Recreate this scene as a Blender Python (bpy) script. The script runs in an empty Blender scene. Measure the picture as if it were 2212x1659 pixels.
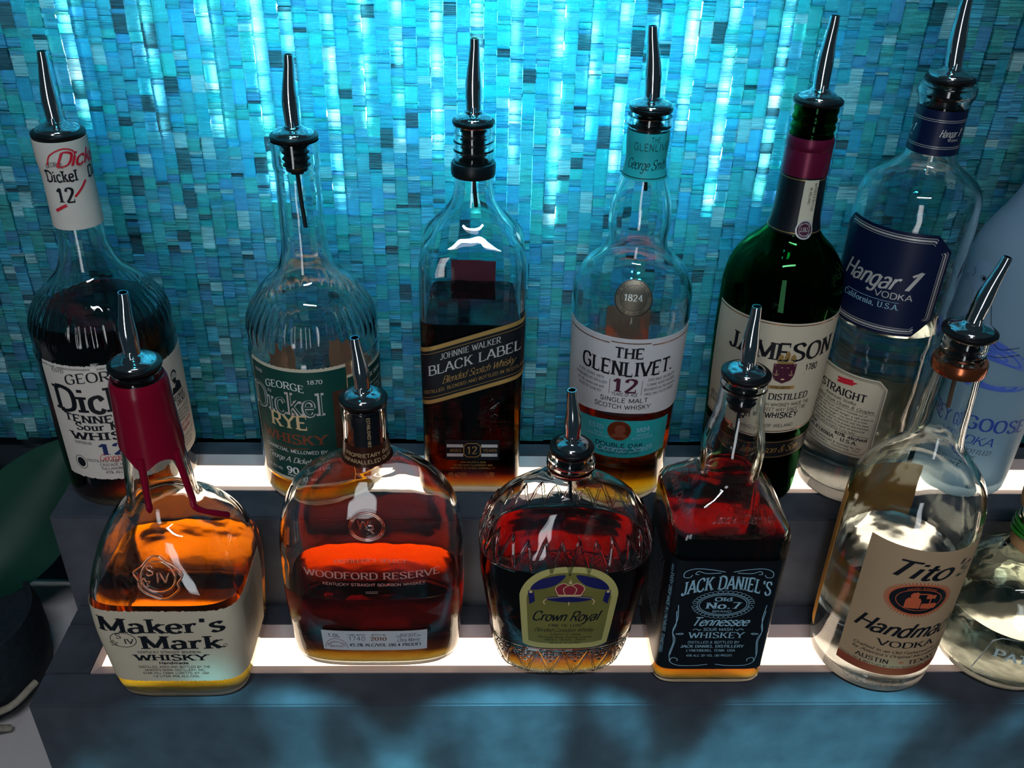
import bpy, math, random
import numpy as np
from mathutils import Matrix, Vector

random.seed(7)
rng = np.random.default_rng(7)
scene = bpy.context.scene
COL = scene.collection
PI = math.pi

# ------------------------------------------------------------------ camera
T1 = 0.1008                    # top of the lower step above the counter
T2 = T1 + 0.0953               # top of the upper step
F_PX, IMG_W = 2000.0, 2212.0
CAM = Vector((0.0, 0.0, T1 + 0.575))
pit, yaw, rol = math.radians(31.72), math.radians(2.36), math.radians(1.74)
fw = Vector((math.sin(yaw) * math.cos(pit), math.cos(yaw) * math.cos(pit), -math.sin(pit)))
rt = Vector((math.cos(yaw), -math.sin(yaw), 0))
up = rt.cross(fw)
rt, up = rt * math.cos(rol) + up * math.sin(rol), up * math.cos(rol) - rt * math.sin(rol)
cam_d = bpy.data.cameras.new('camera')
cam_d.sensor_fit = 'HORIZONTAL'
cam_d.sensor_width = 36.0
cam_d.lens = 36.0 * F_PX / IMG_W
cam_d.clip_start = 0.01
cam = bpy.data.objects.new('camera', cam_d)
COL.objects.link(cam)
m = Matrix((rt, up, -fw)).transposed().to_4x4()
m.translation = CAM
cam.matrix_world = m
scene.camera = cam

# ------------------------------------------------------------------ world, lights, exposure
scene.view_settings.view_transform = 'Standard'
scene.view_settings.look = 'None'
scene.view_settings.gamma = 1.0
scene.view_settings.exposure = 0.0
scene.view_settings.use_curve_mapping = False
scene.cycles.max_bounces = 20
scene.cycles.transmission_bounces = 18
scene.cycles.glossy_bounces = 6
scene.cycles.diffuse_bounces = 3
scene.cycles.transparent_max_bounces = 12
scene.cycles.sample_clamp_indirect = 6.0
scene.cycles.blur_glossy = 0.6

w = bpy.data.worlds.new('room_ambient')
scene.world = w
w.use_nodes = True
w.node_tree.nodes['Background'].inputs['Color'].default_value = (0.30, 0.55, 0.70, 1)
w.node_tree.nodes['Background'].inputs['Strength'].default_value = 0.035


def aim(o, target):
    d = Vector(target) - o.location
    o.rotation_euler = d.to_track_quat('-Z', 'Y').to_euler()


def area(name, loc, target, sx, sy, power, color):
    L = bpy.data.lights.new(name, 'AREA')
    L.shape = 'RECTANGLE'
    L.size, L.size_y = sx, sy
    L.energy = power
    L.color = color
    o = bpy.data.objects.new(name, L)
    COL.objects.link(o)
    o.location = loc
    aim(o, target)
    o['kind'] = 'helper'
    return o


def spot(name, loc, target, power, color, angle, blend, radius):
    L = bpy.data.lights.new(name, 'SPOT')
    L.energy = power
    L.color = color
    L.spot_size = math.radians(angle)
    L.spot_blend = blend
    L.shadow_soft_size = radius
    o = bpy.data.objects.new(name, L)
    COL.objects.link(o)
    o.location = loc
    aim(o, target)
    o['kind'] = 'helper'
    return o


# the bar's linear ceiling lamp (cool white), above and in front of the shelves
area('ceiling_lamp', (0.05, -0.55, 2.0), (0.05, 0.55, 0.2), 0.75, 0.10, 13.0, (0.92, 0.90, 1.0))
# added tall panel light behind the camera: streaks on chrome, fill on labels
area('streak_fill_panel', (-0.55, -2.6, 0.55), (0.0, 0.6, 0.4), 0.5, 2.9, 20.0, (0.92, 0.95, 1.0))
# cyan wall washers above the glass mosaic
for wx, wp, wa in ((-0.22, 4.5, 56), (-0.09, 8.0, 46), (0.06, 10.0, 46), (0.18, 6.0, 50)):
    spot('wall_washer', (wx, 0.45, 1.0), (wx * 0.9, 0.69, 0.60), wp, (0.05, 0.72, 1.0), wa, 1.0, 0.02)
# added cyan spots; a noise mask in each imitates shadow dapples on the lower step
for gi, gx in enumerate((-0.21, 0.02, 0.25, 0.48)):
    dapple_spot = spot('added_dapple_spot', (gx, 0.12, 0.92), (gx + 0.03, 0.320, 0.0), 165.0, (0.20, 0.80, 1.0), 25, 0.25, 0.006)
    L = dapple_spot.data
    L.use_nodes = True
    nt = L.node_tree
    em = nt.nodes['Emission']
    tc = nt.nodes.new('ShaderNodeTexCoord')
    mp = nt.nodes.new('ShaderNodeMapping')
    mp.inputs['Scale'].default_value = (11.0, 11.0, 11.0)
    mp.inputs['Location'].default_value = (0.9 + 3.7 * gi, 2.2, 0.4)
    nz = nt.nodes.new('ShaderNodeTexNoise')
    nz.inputs['Scale'].default_value = 1.0
    nz.inputs['Detail'].default_value = 0.5
    nz.inputs['Distortion'].default_value = 0.5
    rp = nt.nodes.new('ShaderNodeValToRGB')
    rp.color_ramp.elements[0].position = 0.47
    rp.color_ramp.elements[0].color = (0.16, 0.16, 0.16, 1)
    rp.color_ramp.elements[1].position = 0.57
    nt.links.new(tc.outputs['Normal'], mp.inputs['Vector'])
    nt.links.new(mp.outputs['Vector'], nz.inputs['Vector'])
    nt.links.new(nz.outputs['Fac'], rp.inputs['Fac'])
    nt.links.new(rp.outputs['Color'], em.inputs['Strength'])


# ------------------------------------------------------------------ materials
def lin(r, g, b):
    f = lambda c: (c / 255 / 12.92) if c / 255 <= 0.04045 else ((c / 255 + 0.055) / 1.055) ** 2.4
    return (f(r), f(g), f(b), 1.0)


MATS = {}


def new_mat(name):
    m = bpy.data.materials.new(name)
    m.use_nodes = True
    MATS[name] = m
    return m, m.node_tree, m.node_tree.nodes['Principled BSDF'], m.node_tree.nodes['Material Output']


def plain(name, col, rough=0.5, metal=0.0, noise=0.0, nscale=60.0, bump=0.0, spec=0.3):
    m, nt, b, out = new_mat(name)
    b.inputs['Base Color'].default_value = col
    b.inputs['Roughness'].default_value = rough
    b.inputs['Metallic'].default_value = metal
    b.inputs['Specular IOR Level'].default_value = spec
    if noise or bump:
        tc = nt.nodes.new('ShaderNodeTexCoord')
        n = nt.nodes.new('ShaderNodeTexNoise')
        n.inputs['Scale'].default_value = nscale
        n.inputs['Detail'].default_value = 5
        nt.links.new(tc.outputs['Object'], n.inputs['Vector'])
        if noise:
            r = nt.nodes.new('ShaderNodeValToRGB')
            r.color_ramp.elements[0].position = 0.3
            r.color_ramp.elements[1].position = 0.7
            r.color_ramp.elements[0].color = tuple(c * (1 - noise) for c in col[:3]) + (1,)
            r.color_ramp.elements[1].color = tuple(min(1, c * (1 + noise)) for c in col[:3]) + (1,)
            nt.links.new(n.outputs['Fac'], r.inputs['Fac'])
            nt.links.new(r.outputs['Color'], b.inputs['Base Color'])
        if bump:
            bp = nt.nodes.new('ShaderNodeBump')
            bp.inputs['Strength'].default_value = bump
            bp.inputs['Distance'].default_value = 0.001
            nt.links.new(n.outputs['Fac'], bp.inputs['Height'])
            nt.links.new(bp.outputs['Normal'], b.inputs['Normal'])
    return m


def paper(name, col, trans=0.25, rough=0.6):
    m, nt, b, out = new_mat(name)
    b.inputs['Roughness'].default_value = rough
    b.inputs['Specular IOR Level'].default_value = 0.25
    tc = nt.nodes.new('ShaderNodeTexCoord')
    n = nt.nodes.new('ShaderNodeTexNoise')
    n.inputs['Scale'].default_value = 90
    n.inputs['Detail'].default_value = 4
    nt.links.new(tc.outputs['Object'], n.inputs['Vector'])
    r = nt.nodes.new('ShaderNodeValToRGB')
    r.color_ramp.elements[0].color = tuple(c * 0.93 for c in col[:3]) + (1,)
    r.color_ramp.elements[1].color = tuple(min(1, c * 1.04) for c in col[:3]) + (1,)
    nt.links.new(n.outputs['Fac'], r.inputs['Fac'])
    nt.links.new(r.outputs['Color'], b.inputs['Base Color'])
    t = nt.nodes.new('ShaderNodeBsdfTranslucent')
    nt.links.new(r.outputs['Color'], t.inputs['Color'])
    mx = nt.nodes.new('ShaderNodeMixShader')
    mx.inputs['Fac'].default_value = trans
    nt.links.new(b.outputs['BSDF'], mx.inputs[1])
    nt.links.new(t.outputs['BSDF'], mx.inputs[2])
    nt.links.new(mx.outputs['Shader'], out.inputs['Surface'])
    return m


def glass(name, col=(1, 1, 1, 1), ior=1.5, rough=0.0, wave=0.0, wscale=45.0):
    m, nt, b, out = new_mat(name)
    g = nt.nodes.new('ShaderNodeBsdfGlass')
    g.inputs['Color'].default_value = col
    g.inputs['IOR'].default_value = ior
    g.inputs['Roughness'].default_value = rough
    if wave:
        tc = nt.nodes.new('ShaderNodeTexCoord')
        n = nt.nodes.new('ShaderNodeTexNoise')
        n.inputs['Scale'].default_value = wscale
        n.inputs['Detail'].default_value = 1.0
        nt.links.new(tc.outputs['Object'], n.inputs['Vector'])
        bp = nt.nodes.new('ShaderNodeBump')
        bp.inputs['Strength'].default_value = wave
        bp.inputs['Distance'].default_value = 0.002
        nt.links.new(n.outputs['Fac'], bp.inputs['Height'])
        nt.links.new(bp.outputs['Normal'], g.inputs['Normal'])
    nt.links.new(g.outputs['BSDF'], out.inputs['Surface'])
    return m


def liquid_mat(name, absorb, ior=1.36):
    """absorb = absorption coefficients per metre for r, g, b"""
    m, nt, b, out = new_mat(name)
    g = nt.nodes.new('ShaderNodeBsdfGlass')
    g.inputs['IOR'].default_value = ior
    g.inputs['Roughness'].default_value = 0.0
    nt.links.new(g.outputs['BSDF'], out.inputs['Surface'])
    d = max(absorb)
    v = nt.nodes.new('ShaderNodeVolumeAbsorption')
    v.inputs['Density'].default_value = d
    v.inputs['Color'].default_value = tuple(1 - a / d for a in absorb) + (1,)
    nt.links.new(v.outputs['Volume'], out.inputs['Volume'])
    return m


def emit(name, col, strength):
    m, nt, b, out = new_mat(name)
    e = nt.nodes.new('ShaderNodeEmission')
    e.inputs['Color'].default_value = col
    e.inputs['Strength'].default_value = strength
    nt.links.new(e.outputs['Emission'], out.inputs['Surface'])
    return m


STONE = plain('stone', lin(65, 71, 79), 0.55, noise=0.22, nscale=45, bump=0.25)
COUNTER = plain('counter_stone', lin(190, 190, 188), 0.4, noise=0.10, nscale=12)
TRIM = plain('trim_metal', lin(205, 190, 186), 0.35, 0.3)
PANEL = emit('strip_light', (1.0, 0.76, 0.57, 1), 3.0)
LED = emit('led_light', (0.90, 0.97, 1.0, 1), 200.0)
CHROME = plain('chrome', (0.80, 0.83, 0.86, 1), 0.09, 1.0)
RUBBER = plain('black_rubber', lin(16, 18, 20), 0.35)
DARKTUBE = plain('dark_tube', lin(30, 34, 36), 0.3)
GLASS = glass('clear_glass', (0.97, 0.99, 0.985, 1), wave=0.35)
STIPPLE = glass('stippled_glass', (0.97, 0.99, 0.985, 1), rough=0.55)
GREEN_GLASS = glass('green_glass', (0.10, 0.36, 0.15, 1), wave=0.3)
SEA_GLASS = glass('sea_glass', (0.93, 0.965, 0.92, 1), wave=0.9, wscale=60)
BLACK = plain('black_ink', lin(14, 18, 26), 0.5)
NAVY_INK = plain('navy_ink', lin(22, 40, 92), 0.5)
RED_INK = plain('red_ink', lin(200, 34, 52), 0.5)
WHITE_INK = plain('white_ink', lin(232, 232, 226), 0.5)
SILVER_INK = plain('silver_ink', lin(205, 205, 200), 0.35, 0.35)
GOLD = plain('gold_foil', lin(198, 158, 92), 0.32, 0.55)
COPPER = plain('copper', lin(196, 110, 72), 0.22, 0.9)
CREAM = paper('cream_paper', lin(226, 216, 190))
OFFWHITE = paper('offwhite_paper', lin(232, 226, 214))
WHITEP = paper('white_paper', lin(238, 236, 236), 0.35)
KRAFT = paper('kraft_paper', lin(206, 178, 140))
BROWNP = paper('brown_back_paper', lin(250, 186, 92), 0.12)
PEACH = paper('peach_back_paper', lin(240, 196, 170), 0.12)
TEALP = paper('teal_paper', lin(48, 176, 178), 0.2, 0.4)
GREENP = plain('dark_green_paper', lin(10, 66, 58), 0.45, noise=0.08, nscale=120)
BLACKP = plain('black_paper', lin(14, 20, 26), 0.42)
NAVYP = plain('navy_paper', lin(10, 24, 58), 0.4)
BURG = plain('burgundy_foil', lin(104, 22, 52), 0.3, 0.35)
MAROON = plain('maroon_ink', lin(74, 26, 48), 0.5)
BURGP = paper('burgundy_paper', lin(172, 74, 92), 0.15)
WAX = plain('red_wax', lin(132, 10, 42), 0.22)
OLIVE = paper('olive_gold_paper', lin(196, 190, 118), 0.1, 0.4)
OLIVE2 = plain('olive_inner', lin(140, 136, 72), 0.32, 0.35, noise=0.12, nscale=30)
BEIGE_INK = plain('beige_ink', lin(214, 186, 140), 0.5)
BROWN_INK = plain('brown_ink', lin(120, 62, 40), 0.5)
BLUE_INK = plain('pale_blue_ink', lin(150, 196, 216), 0.45)
ORANGE_INK = plain('orange_ink', lin(206, 98, 62), 0.5)

# ------------------------------------------------------------------ mesh helpers


def mesh_obj(name, verts, faces, mat, parent=None, smooth=False, auto=None):
    me = bpy.data.meshes.new(name)
    me.from_pydata([tuple(map(float, v)) for v in verts], [], faces)
    if mat is not None:
        me.materials.append(mat)
    if smooth:
        me.polygons.foreach_set('use_smooth', [True] * len(me.polygons))
        if auto:
            me.update()
            me.set_sharp_from_angle(angle=math.radians(auto))
    me.update()
    o = bpy.data.objects.new(name, me)
    COL.objects.link(o)
    if parent is not None:
        o.parent = parent
    return o


def tag(o, label=None, cat=None, group=None, kind=None):
    if label: o['label'] = label
    if cat: o['category'] = cat
    if group: o['group'] = group
    if kind: o['kind'] = kind
    return o


def empty(name, loc, rz=0.0):
    o = bpy.data.objects.new(name, None)
    o.empty_display_size = 0.02
    COL.objects.link(o)
    o.location = loc
    o.rotation_euler = (0, 0, rz)
    return o


def box(x0, x1, y0, y1, z0, z1, bev=0.0):
    """vertices, faces of a box whose 12 edges are chamfered by bev"""
    if bev <= 0:
        v = [(x, y, z) for z in (z0, z1) for y in (y0, y1) for x in (x0, x1)]
        f = [(0, 2, 3, 1), (4, 5, 7, 6), (0, 1, 5, 4), (1, 3, 7, 5), (3, 2, 6, 7), (2, 0, 4, 6)]
        return v, f
    import bmesh
    bm = bmesh.new()
    bmesh.ops.create_cube(bm, size=1.0)
    for q in bm.verts:
        q.co = Vector(((x0 + x1) / 2 + q.co.x * (x1 - x0), (y0 + y1) / 2 + q.co.y * (y1 - y0), (z0 + z1) / 2 + q.co.z * (z1 - z0)))
    bmesh.ops.bevel(bm, geom=bm.edges[:], offset=bev, segments=2, affect='EDGES')
    v = [tuple(q.co) for q in bm.verts]
    bm.verts.index_update()
    f = [tuple(q.index for q in fa.verts) for fa in bm.faces]
    bm.free()
    return v, f


def lathe(prof, n=40, cap=True):
    """prof: list of (r, z); returns verts, faces; r = 0 ends close themselves"""
    v, f, rings = [], [], []
    for r, z in prof:
        if r <= 1e-7:
            rings.append([len(v)])
            v.append((0, 0, z))
        else:
            rings.append(list(range(len(v), len(v) + n)))
            v += [(r * math.cos(2 * PI * i / n), r * math.sin(2 * PI * i / n), z) for i in range(n)]
    for a, b in zip(rings[:-1], rings[1:]):
        if len(a) == 1 and len(b) == 1:
            continue
        for i in range(n):
            j = (i + 1) % n
            if len(a) == 1:
                f.append((a[0], b[j], b[i]))
            elif len(b) == 1:
                f.append((a[i], a[j], b[0]))
            else:
                f.append((a[i], a[j], b[j], b[i]))
    return v, f


def tube(path, radii, n=16, closed_ends=True):
    path = [Vector(q) for q in path]
    v, f = [], []
    ref = None
    for i, q in enumerate(path):
        d = (path[min(i + 1, len(path) - 1)] - path[max(i - 1, 0)]).normalized()
        if ref is None:
            ref = Vector((1, 0, 0)) if abs(d.x) < 0.8 else Vector((0, 1, 0))
        a = (ref - d * ref.dot(d)).normalized()
        ref = a
        b = d.cross(a)
        r = radii[i] if hasattr(radii, '__len__') else radii
        for k in range(n):
            t = 2 * PI * k / n
            v.append(tuple(q + a * (r * math.cos(t)) + b * (r * math.sin(t))))
    for i in range(len(path) - 1):
        for k in range(n):
            j = (k + 1) % n
            f.append((i * n + k, i * n + j, (i + 1) * n + j, (i + 1) * n + k))
    if closed_ends:
        f.append(tuple(range(n))[::-1])
        f.append(tuple(range((len(path) - 1) * n, len(path) * n)))
    return v, f


def join(parts):
    v, f = [], []
    for a, b in parts:
        o = len(v)
        v += list(a)
        f += [tuple(i + o for i in q) for q in b]
    return v, f


def catmull(pts, k=6):
    pts = [np.array(q, float) for q in pts]
    if len(pts) < 3:
        return pts
    closed = np.allclose(pts[0], pts[-1])
    out = []
    n = len(pts)
    for i in range(n - 1):
        p1, p2 = pts[i], pts[i + 1]
        p0 = pts[i - 1] if i > 0 else (pts[-2] if closed else 2 * p1 - p2)
        p3 = pts[i + 2] if i + 2 < n else (pts[1] if closed else 2 * p2 - p1)
        for j in range(k):
            t = j / k
            out.append(0.5 * (2 * p1 + (p2 - p0) * t + (2 * p0 - 5 * p1 + 4 * p2 - p3) * t * t + (3 * p1 - p0 - 3 * p2 + p3) * t ** 3))
    out.append(pts[-1])
    return out


# ------------------------------------------------------------------ stroke lettering
GL = {
 'A': (8, '0 0 4 10|4 10 8 0|1.5 3.5 6.5 3.5'), 'B': (7.3, '1 0 1 10|c1 10 4 10 6 9 6 6.5 4.5 5.2 1 5.2|c1 5.2 4.5 5.2 7 4.2 7 1.2 5 0 1 0'),
 'C': (8, 'c7.4 7.8 6 9.7 4 10 1.2 8.5 .4 5 1.2 1.5 4 0 6 .3 7.5 2.2'), 'D': (8.2, '1 0 1 10|c1 10 4 10 7 8.6 7.8 5 7 1.4 4 0 1 0'),
 'E': (7, '1 0 1 10|1 10 6.5 10|1 5.2 5.2 5.2|1 0 6.5 0'), 'F': (6.6, '1 0 1 10|1 10 6.5 10|1 5.2 5.2 5.2'),
 'G': (8.4, 'c7.4 7.8 6 9.7 4 10 1.2 8.5 .4 5 1.2 1.5 4 0 6 .2 7.4 1.4|7.4 1 7.4 4.6|5 4.6 7.8 4.6'), 'H': (8, '1 0 1 10|7 0 7 10|1 5.2 7 5.2'),
 'I': (3, '1.5 0 1.5 10'), 'J': (5.6, '4.4 10 4.4 3|c4.4 3 3.8 .6 2 0 .4 1.6'), 'K': (8, '1 0 1 10|1 4 6.6 10|3 6.2 7.4 0'),
 'L': (6.6, '1 10 1 0|1 0 6.2 0'), 'M': (10, '1 0 1 10|1 10 5 1|5 1 9 10|9 10 9 0'), 'N': (8.2, '1 0 1 10|1 10 7 0|7 0 7 10'),
 'O': (8.6, 'c4.2 10 1.2 8.5 .4 5 1.2 1.5 4.2 0 7.2 1.5 8 5 7.2 8.5 4.2 10'), 'P': (7, '1 0 1 10|c1 10 4.5 10 6.5 9 6.5 6 4.5 4.8 1 4.8'),
 'Q': (8.6, 'c4.2 10 1.2 8.5 .4 5 1.2 1.5 4.2 0 7.2 1.5 8 5 7.2 8.5 4.2 10|5 2.5 8 -1'), 'R': (7.8, '1 0 1 10|c1 10 4.5 10 6.5 9 6.5 6 4.5 4.8 1 4.8|3.6 4.8 7.2 0'),
 'S': (7, 'c6.3 8.2 5 9.8 3 10 1 9 .9 7 2.6 5.6 5 4.5 6.4 3 6 1 4 0 2 .1 .5 2'), 'T': (7, '3.5 0 3.5 10|0 10 7 10'),
 'U': (8, '1 10 1 3|c1 3 1.8 .6 4 0 6.2 .6 7 3|7 3 7 10'), 'V': (8, '0 10 4 0|4 0 8 10'), 'W': (11, '0 10 3 0|3 0 5.5 9|5.5 9 8 0|8 0 11 10'),
 'X': (7.4, '0 10 7 0|0 0 7 10'), 'Y': (8, '0 10 4 5|8 10 4 5|4 5 4 0'), 'Z': (7, '.5 10 6.5 10|6.5 10 .5 0|.5 0 6.5 0'),
 'a': (6, 'c.9 5.3 1.8 6.4 3.5 6.4 4.8 5.2 4.8 4|4.8 4 4.8 0|c4.8 3.6 2.5 3.6 .6 2.6 .8 .6 2.2 -.1 4 .5 4.8 1.8'),
 'b': (6.2, '1 0 1 10|c1 4.5 2 6.3 3.5 6.5 5.2 5.4 5.6 3.2 5 1 3.5 0 2 .2 1 1.8'), 'c': (5.4, 'c5 5 4 6.4 2.8 6.5 1 5.4 .5 3.2 1 1 2.8 0 4 .1 5 1.4'),
 'd': (6.2, '5 0 5 10|c5 4.5 4 6.3 2.6 6.5 .9 5.4 .4 3.2 1 1 2.6 0 4 .2 5 1.8'), 'e': (5.8, '.6 3.5 5.2 3.5|c5.2 3.5 4.9 5.5 3.2 6.5 1.2 5.6 .5 3.2 1.2 .9 3 0 4.4 .3 5.2 1.4'),
 'f': (4, 'c4.2 9.4 3 10 1.8 9 1.7 7.5|1.7 7.5 1.7 0|0 6.3 3.6 6.3'), 'g': (6.2, 'c5 4.5 4 6.3 2.6 6.5 .9 5.4 .4 3.2 1 1 2.6 0 4 .2 5 1.8|5 6.4 5 -1|c5 -1 4.4 -2.8 2.6 -3.2 .8 -2.4'),
 'h': (6.2, '1 0 1 10|c1 4.4 2.2 6.2 3.8 6.5 5 5.6 5.1 4|5.1 4 5.1 0'), 'i': (2.6, '1.2 0 1.2 6.5|1.2 8.3 1.2 9.5'), 'j': (3, '1.8 6.5 1.8 -1|c1.8 -1 1.2 -2.8 -.4 -3|1.8 8.3 1.8 9.5'),
 'k': (5.8, '1 0 1 10|1 2.6 5 6.5|2.4 4 5.6 0'), 'l': (2.6, '1.2 0 1.2 10'), 'm': (9.2, '1 0 1 6.5|c1 4.4 2 6.2 3.2 6.5 4.4 5.6 4.5 4|4.5 4 4.5 0|c4.5 4.4 5.6 6.2 6.8 6.5 8 5.6 8.1 4|8.1 4 8.1 0'),
 'n': (6.2, '1 0 1 6.5|c1 4.4 2.2 6.2 3.8 6.5 5 5.6 5.1 4|5.1 4 5.1 0'), 'o': (6.2, 'c3 6.5 1 5.4 .4 3.2 1 1 3 0 5 1 5.6 3.2 5 5.4 3 6.5'),
 'p': (6.2, '1 -3.2 1 6.5|c1 4.5 2 6.3 3.5 6.5 5.2 5.4 5.6 3.2 5 1 3.5 0 2 .2 1 1.8'), 'q': (6.2, '5 -3.2 5 6.5|c5 4.5 4 6.3 2.6 6.5 .9 5.4 .4 3.2 1 1 2.6 0 4 .2 5 1.8'),
 'r': (4.4, '1 0 1 6.5|c1 4 2 5.9 3.2 6.5 4.3 6'), 's': (5, 'c4.4 5.4 3.4 6.5 2 6.5 .8 5.6 .9 4.3 2.4 3.4 4 2.6 4.5 1.4 3.6 .1 2 0 .5 1'),
 't': (4, '1.8 9 1.8 1.6|c1.8 1.6 2.2 .2 3.2 0 4 .6|0 6.4 3.8 6.4'), 'u': (6.2, '1 6.5 1 2.4|c1 2.4 1.4 .5 3 0 4.4 .6 5 2|5 6.5 5 0'), 'v': (5.8, '0 6.5 2.9 0|2.9 0 5.8 6.5'),
 'w': (8.4, '0 6.5 2.2 0|2.2 0 4.2 6|4.2 6 6.2 0|6.2 0 8.4 6.5'), 'x': (5.6, '0 6.5 5.4 0|0 0 5.4 6.5'), 'y': (5.8, '0 6.5 2.9 0|5.8 6.5 2.2 -2|c2.2 -2 1.4 -3.2 0 -3'), 'z': (5.2, '.4 6.5 4.8 6.5|4.8 6.5 .4 0|.4 0 4.8 0'),
 '0': (6.6, 'c3.2 10 1 8.4 .5 5 1 1.6 3.2 0 5.4 1.6 5.9 5 5.4 8.4 3.2 10'), '1': (4.4, '2.4 0 2.4 10|.1 7.6 2.4 10'), '2': (6.6, 'c.8 7.6 1.6 9.6 3.4 10 5.4 8.8 5.2 6.4 3 3 .6 0|.6 0 6 0'),
 '3': (6.4, 'c.8 8.4 2 9.8 4 9.9 5.4 8.4 4.8 6 2.6 5.2|c2.6 5.2 5 4.8 6 2.8 4.8 .5 2.6 0 .6 1.6'), '4': (6.8, '4.6 0 4.6 10|4.6 10 .4 3|.4 3 6.4 3'), '5': (6.4, '1.2 10 5.6 10|1.2 10 1 5.6|c1 5.6 3 6.4 5 5.6 5.8 3.2 4.6 .6 2.4 0 .6 1.4'),
 '6': (6.4, 'c5.4 9 3.4 10 1.4 7.8 .7 4 1.4 1 3.4 0 5.4 1.2 5.8 3.2 4.8 5.4 3 5.9 1.2 4.6'), '7': (6.2, '.4 10 6 10|6 10 2.4 0'), '8': (6.4, 'c3.2 5.4 1.2 6.6 1.2 8.8 3.2 10 5.2 8.8 5.2 6.6 3.2 5.4 .8 4 .8 1.2 3.2 0 5.6 1.2 5.6 4 3.2 5.4'),
 '9': (6.4, 'c1 1 3 0 5 2.2 5.7 6 5 9 3 10 1 8.8 .6 6.8 1.6 4.6 3.4 4.1 5.2 5.4'), '.': (2.4, '1.1 0 1.1 1.1'), ',': (2.4, '1.2 1 .6 -1.6'), "'": (2.4, '1.2 10 1 7.4'), '-': (4, '.6 4 3.4 4'), '&': (8, 'c7.4 4.4 5 .8 2.6 0 .7 1.4 1.2 4 4.4 6.6 4.6 9 3.2 10 1.8 8.6 2.4 6.4 7.4 0'),
 '%': (8.6, 'c2 10 .8 8.8 .8 6.8 2 5.8 3.2 6.8 3.2 8.8 2 10|7 10 1.6 0|c6.6 4.2 5.4 3.2 5.4 1.2 6.6 0 7.8 1.2 7.8 3.2 6.6 4.2'), '(': (3.4, 'c3 10.5 1.2 8 .8 4.5 1.2 1 3 -1.5'), ')': (3.4, 'c.4 10.5 2.2 8 2.6 4.5 2.2 1 .4 -1.5'), '/': (4, '0 -1 4 10.5'), '*': (4, '.6 4 3.4 6|.6 6 3.4 4'), ' ': (3.6, ''),
}
PARSED = {}
for _c, (_a, _s) in GL.items():
    _st = []
    for q in (_s.split('|') if _s else []):
        cur = q.startswith('c')
        n_ = list(map(float, q.lstrip('c').split()))
        _st.append((cur, [np.array(n_[i:i + 2]) for i in range(0, len(n_), 2)]))
    PARSED[_c] = (_a, _st)

# style: weight, contrast (thin/thick), serif length, serif thickness, shear, letter gap
ST = {
 'sans': (1.3, 1.0, 0, 0, 0.0, 1.2), 'sansl': (0.8, 1.0, 0, 0, 0.0, 1.6), 'sansb': (1.9, 1.0, 0, 0, 0.0, 1.2), 'slab': (2.0, 0.62, 1.0, 1.0, 0.0, 1.3), 'roman': (1.6, 0.38, 0.8, 0.5, 0.0, 1.3),
 'bold': (2.05, 0.45, 0.8, 0.7, 0.0, 1.3), 'ital': (1.3, 0.45, 0.5, 0.45, 0.28, 0.7), 'script': (1.1, 0.45, 0, 0, 0.42, 0.1), 'scriptb': (1.7, 0.58, 0, 0, 0.42, 0.4), 'tiny': (1.25, 1.0, 0, 0, 0.0, 1.2), 'tinyr': (1.4, 0.6, 0.5, 0.6, 0.0, 1.3),
}
NIB = np.array([math.cos(math.radians(12)), math.sin(math.radians(12))])


def ribbon(pts, width, contrast=1.0):
    """quads (k,4,2) along a 2-D polyline, pen-like stroke"""
    pts = [np.asarray(q, float) for q in pts]
    offs = []
    n = len(pts)
    closed = n > 2 and np.allclose(pts[0], pts[-1])
    for i in range(n):
        if closed and i in (0, n - 1):
            d = pts[1] - pts[-2]
        else:
            d = pts[min(i + 1, n - 1)] - pts[max(i - 1, 0)]
        L = np.hypot(*d)
        d = d / L if L > 1e-9 else np.array([1.0, 0])
        cr = abs(d[0] * NIB[1] - d[1] * NIB[0])
        wd = width * (contrast + (1 - contrast) * cr)
        offs.append(np.array([-d[1], d[0]]) * wd / 2)
    return [np.array([pts[i] - offs[i], pts[i + 1] - offs[i + 1], pts[i + 1] + offs[i + 1], pts[i] + offs[i]]) for i in range(n - 1)]


def rect(u0, v0, u1, v1, nu=None):
    nu = nu or max(1, int(abs(u1 - u0) / 3))
    us = np.linspace(u0, u1, nu + 1)
    return [np.array([[us[i], v0], [us[i + 1], v0], [us[i + 1], v1], [us[i], v1]]) for i in range(nu)]


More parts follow.
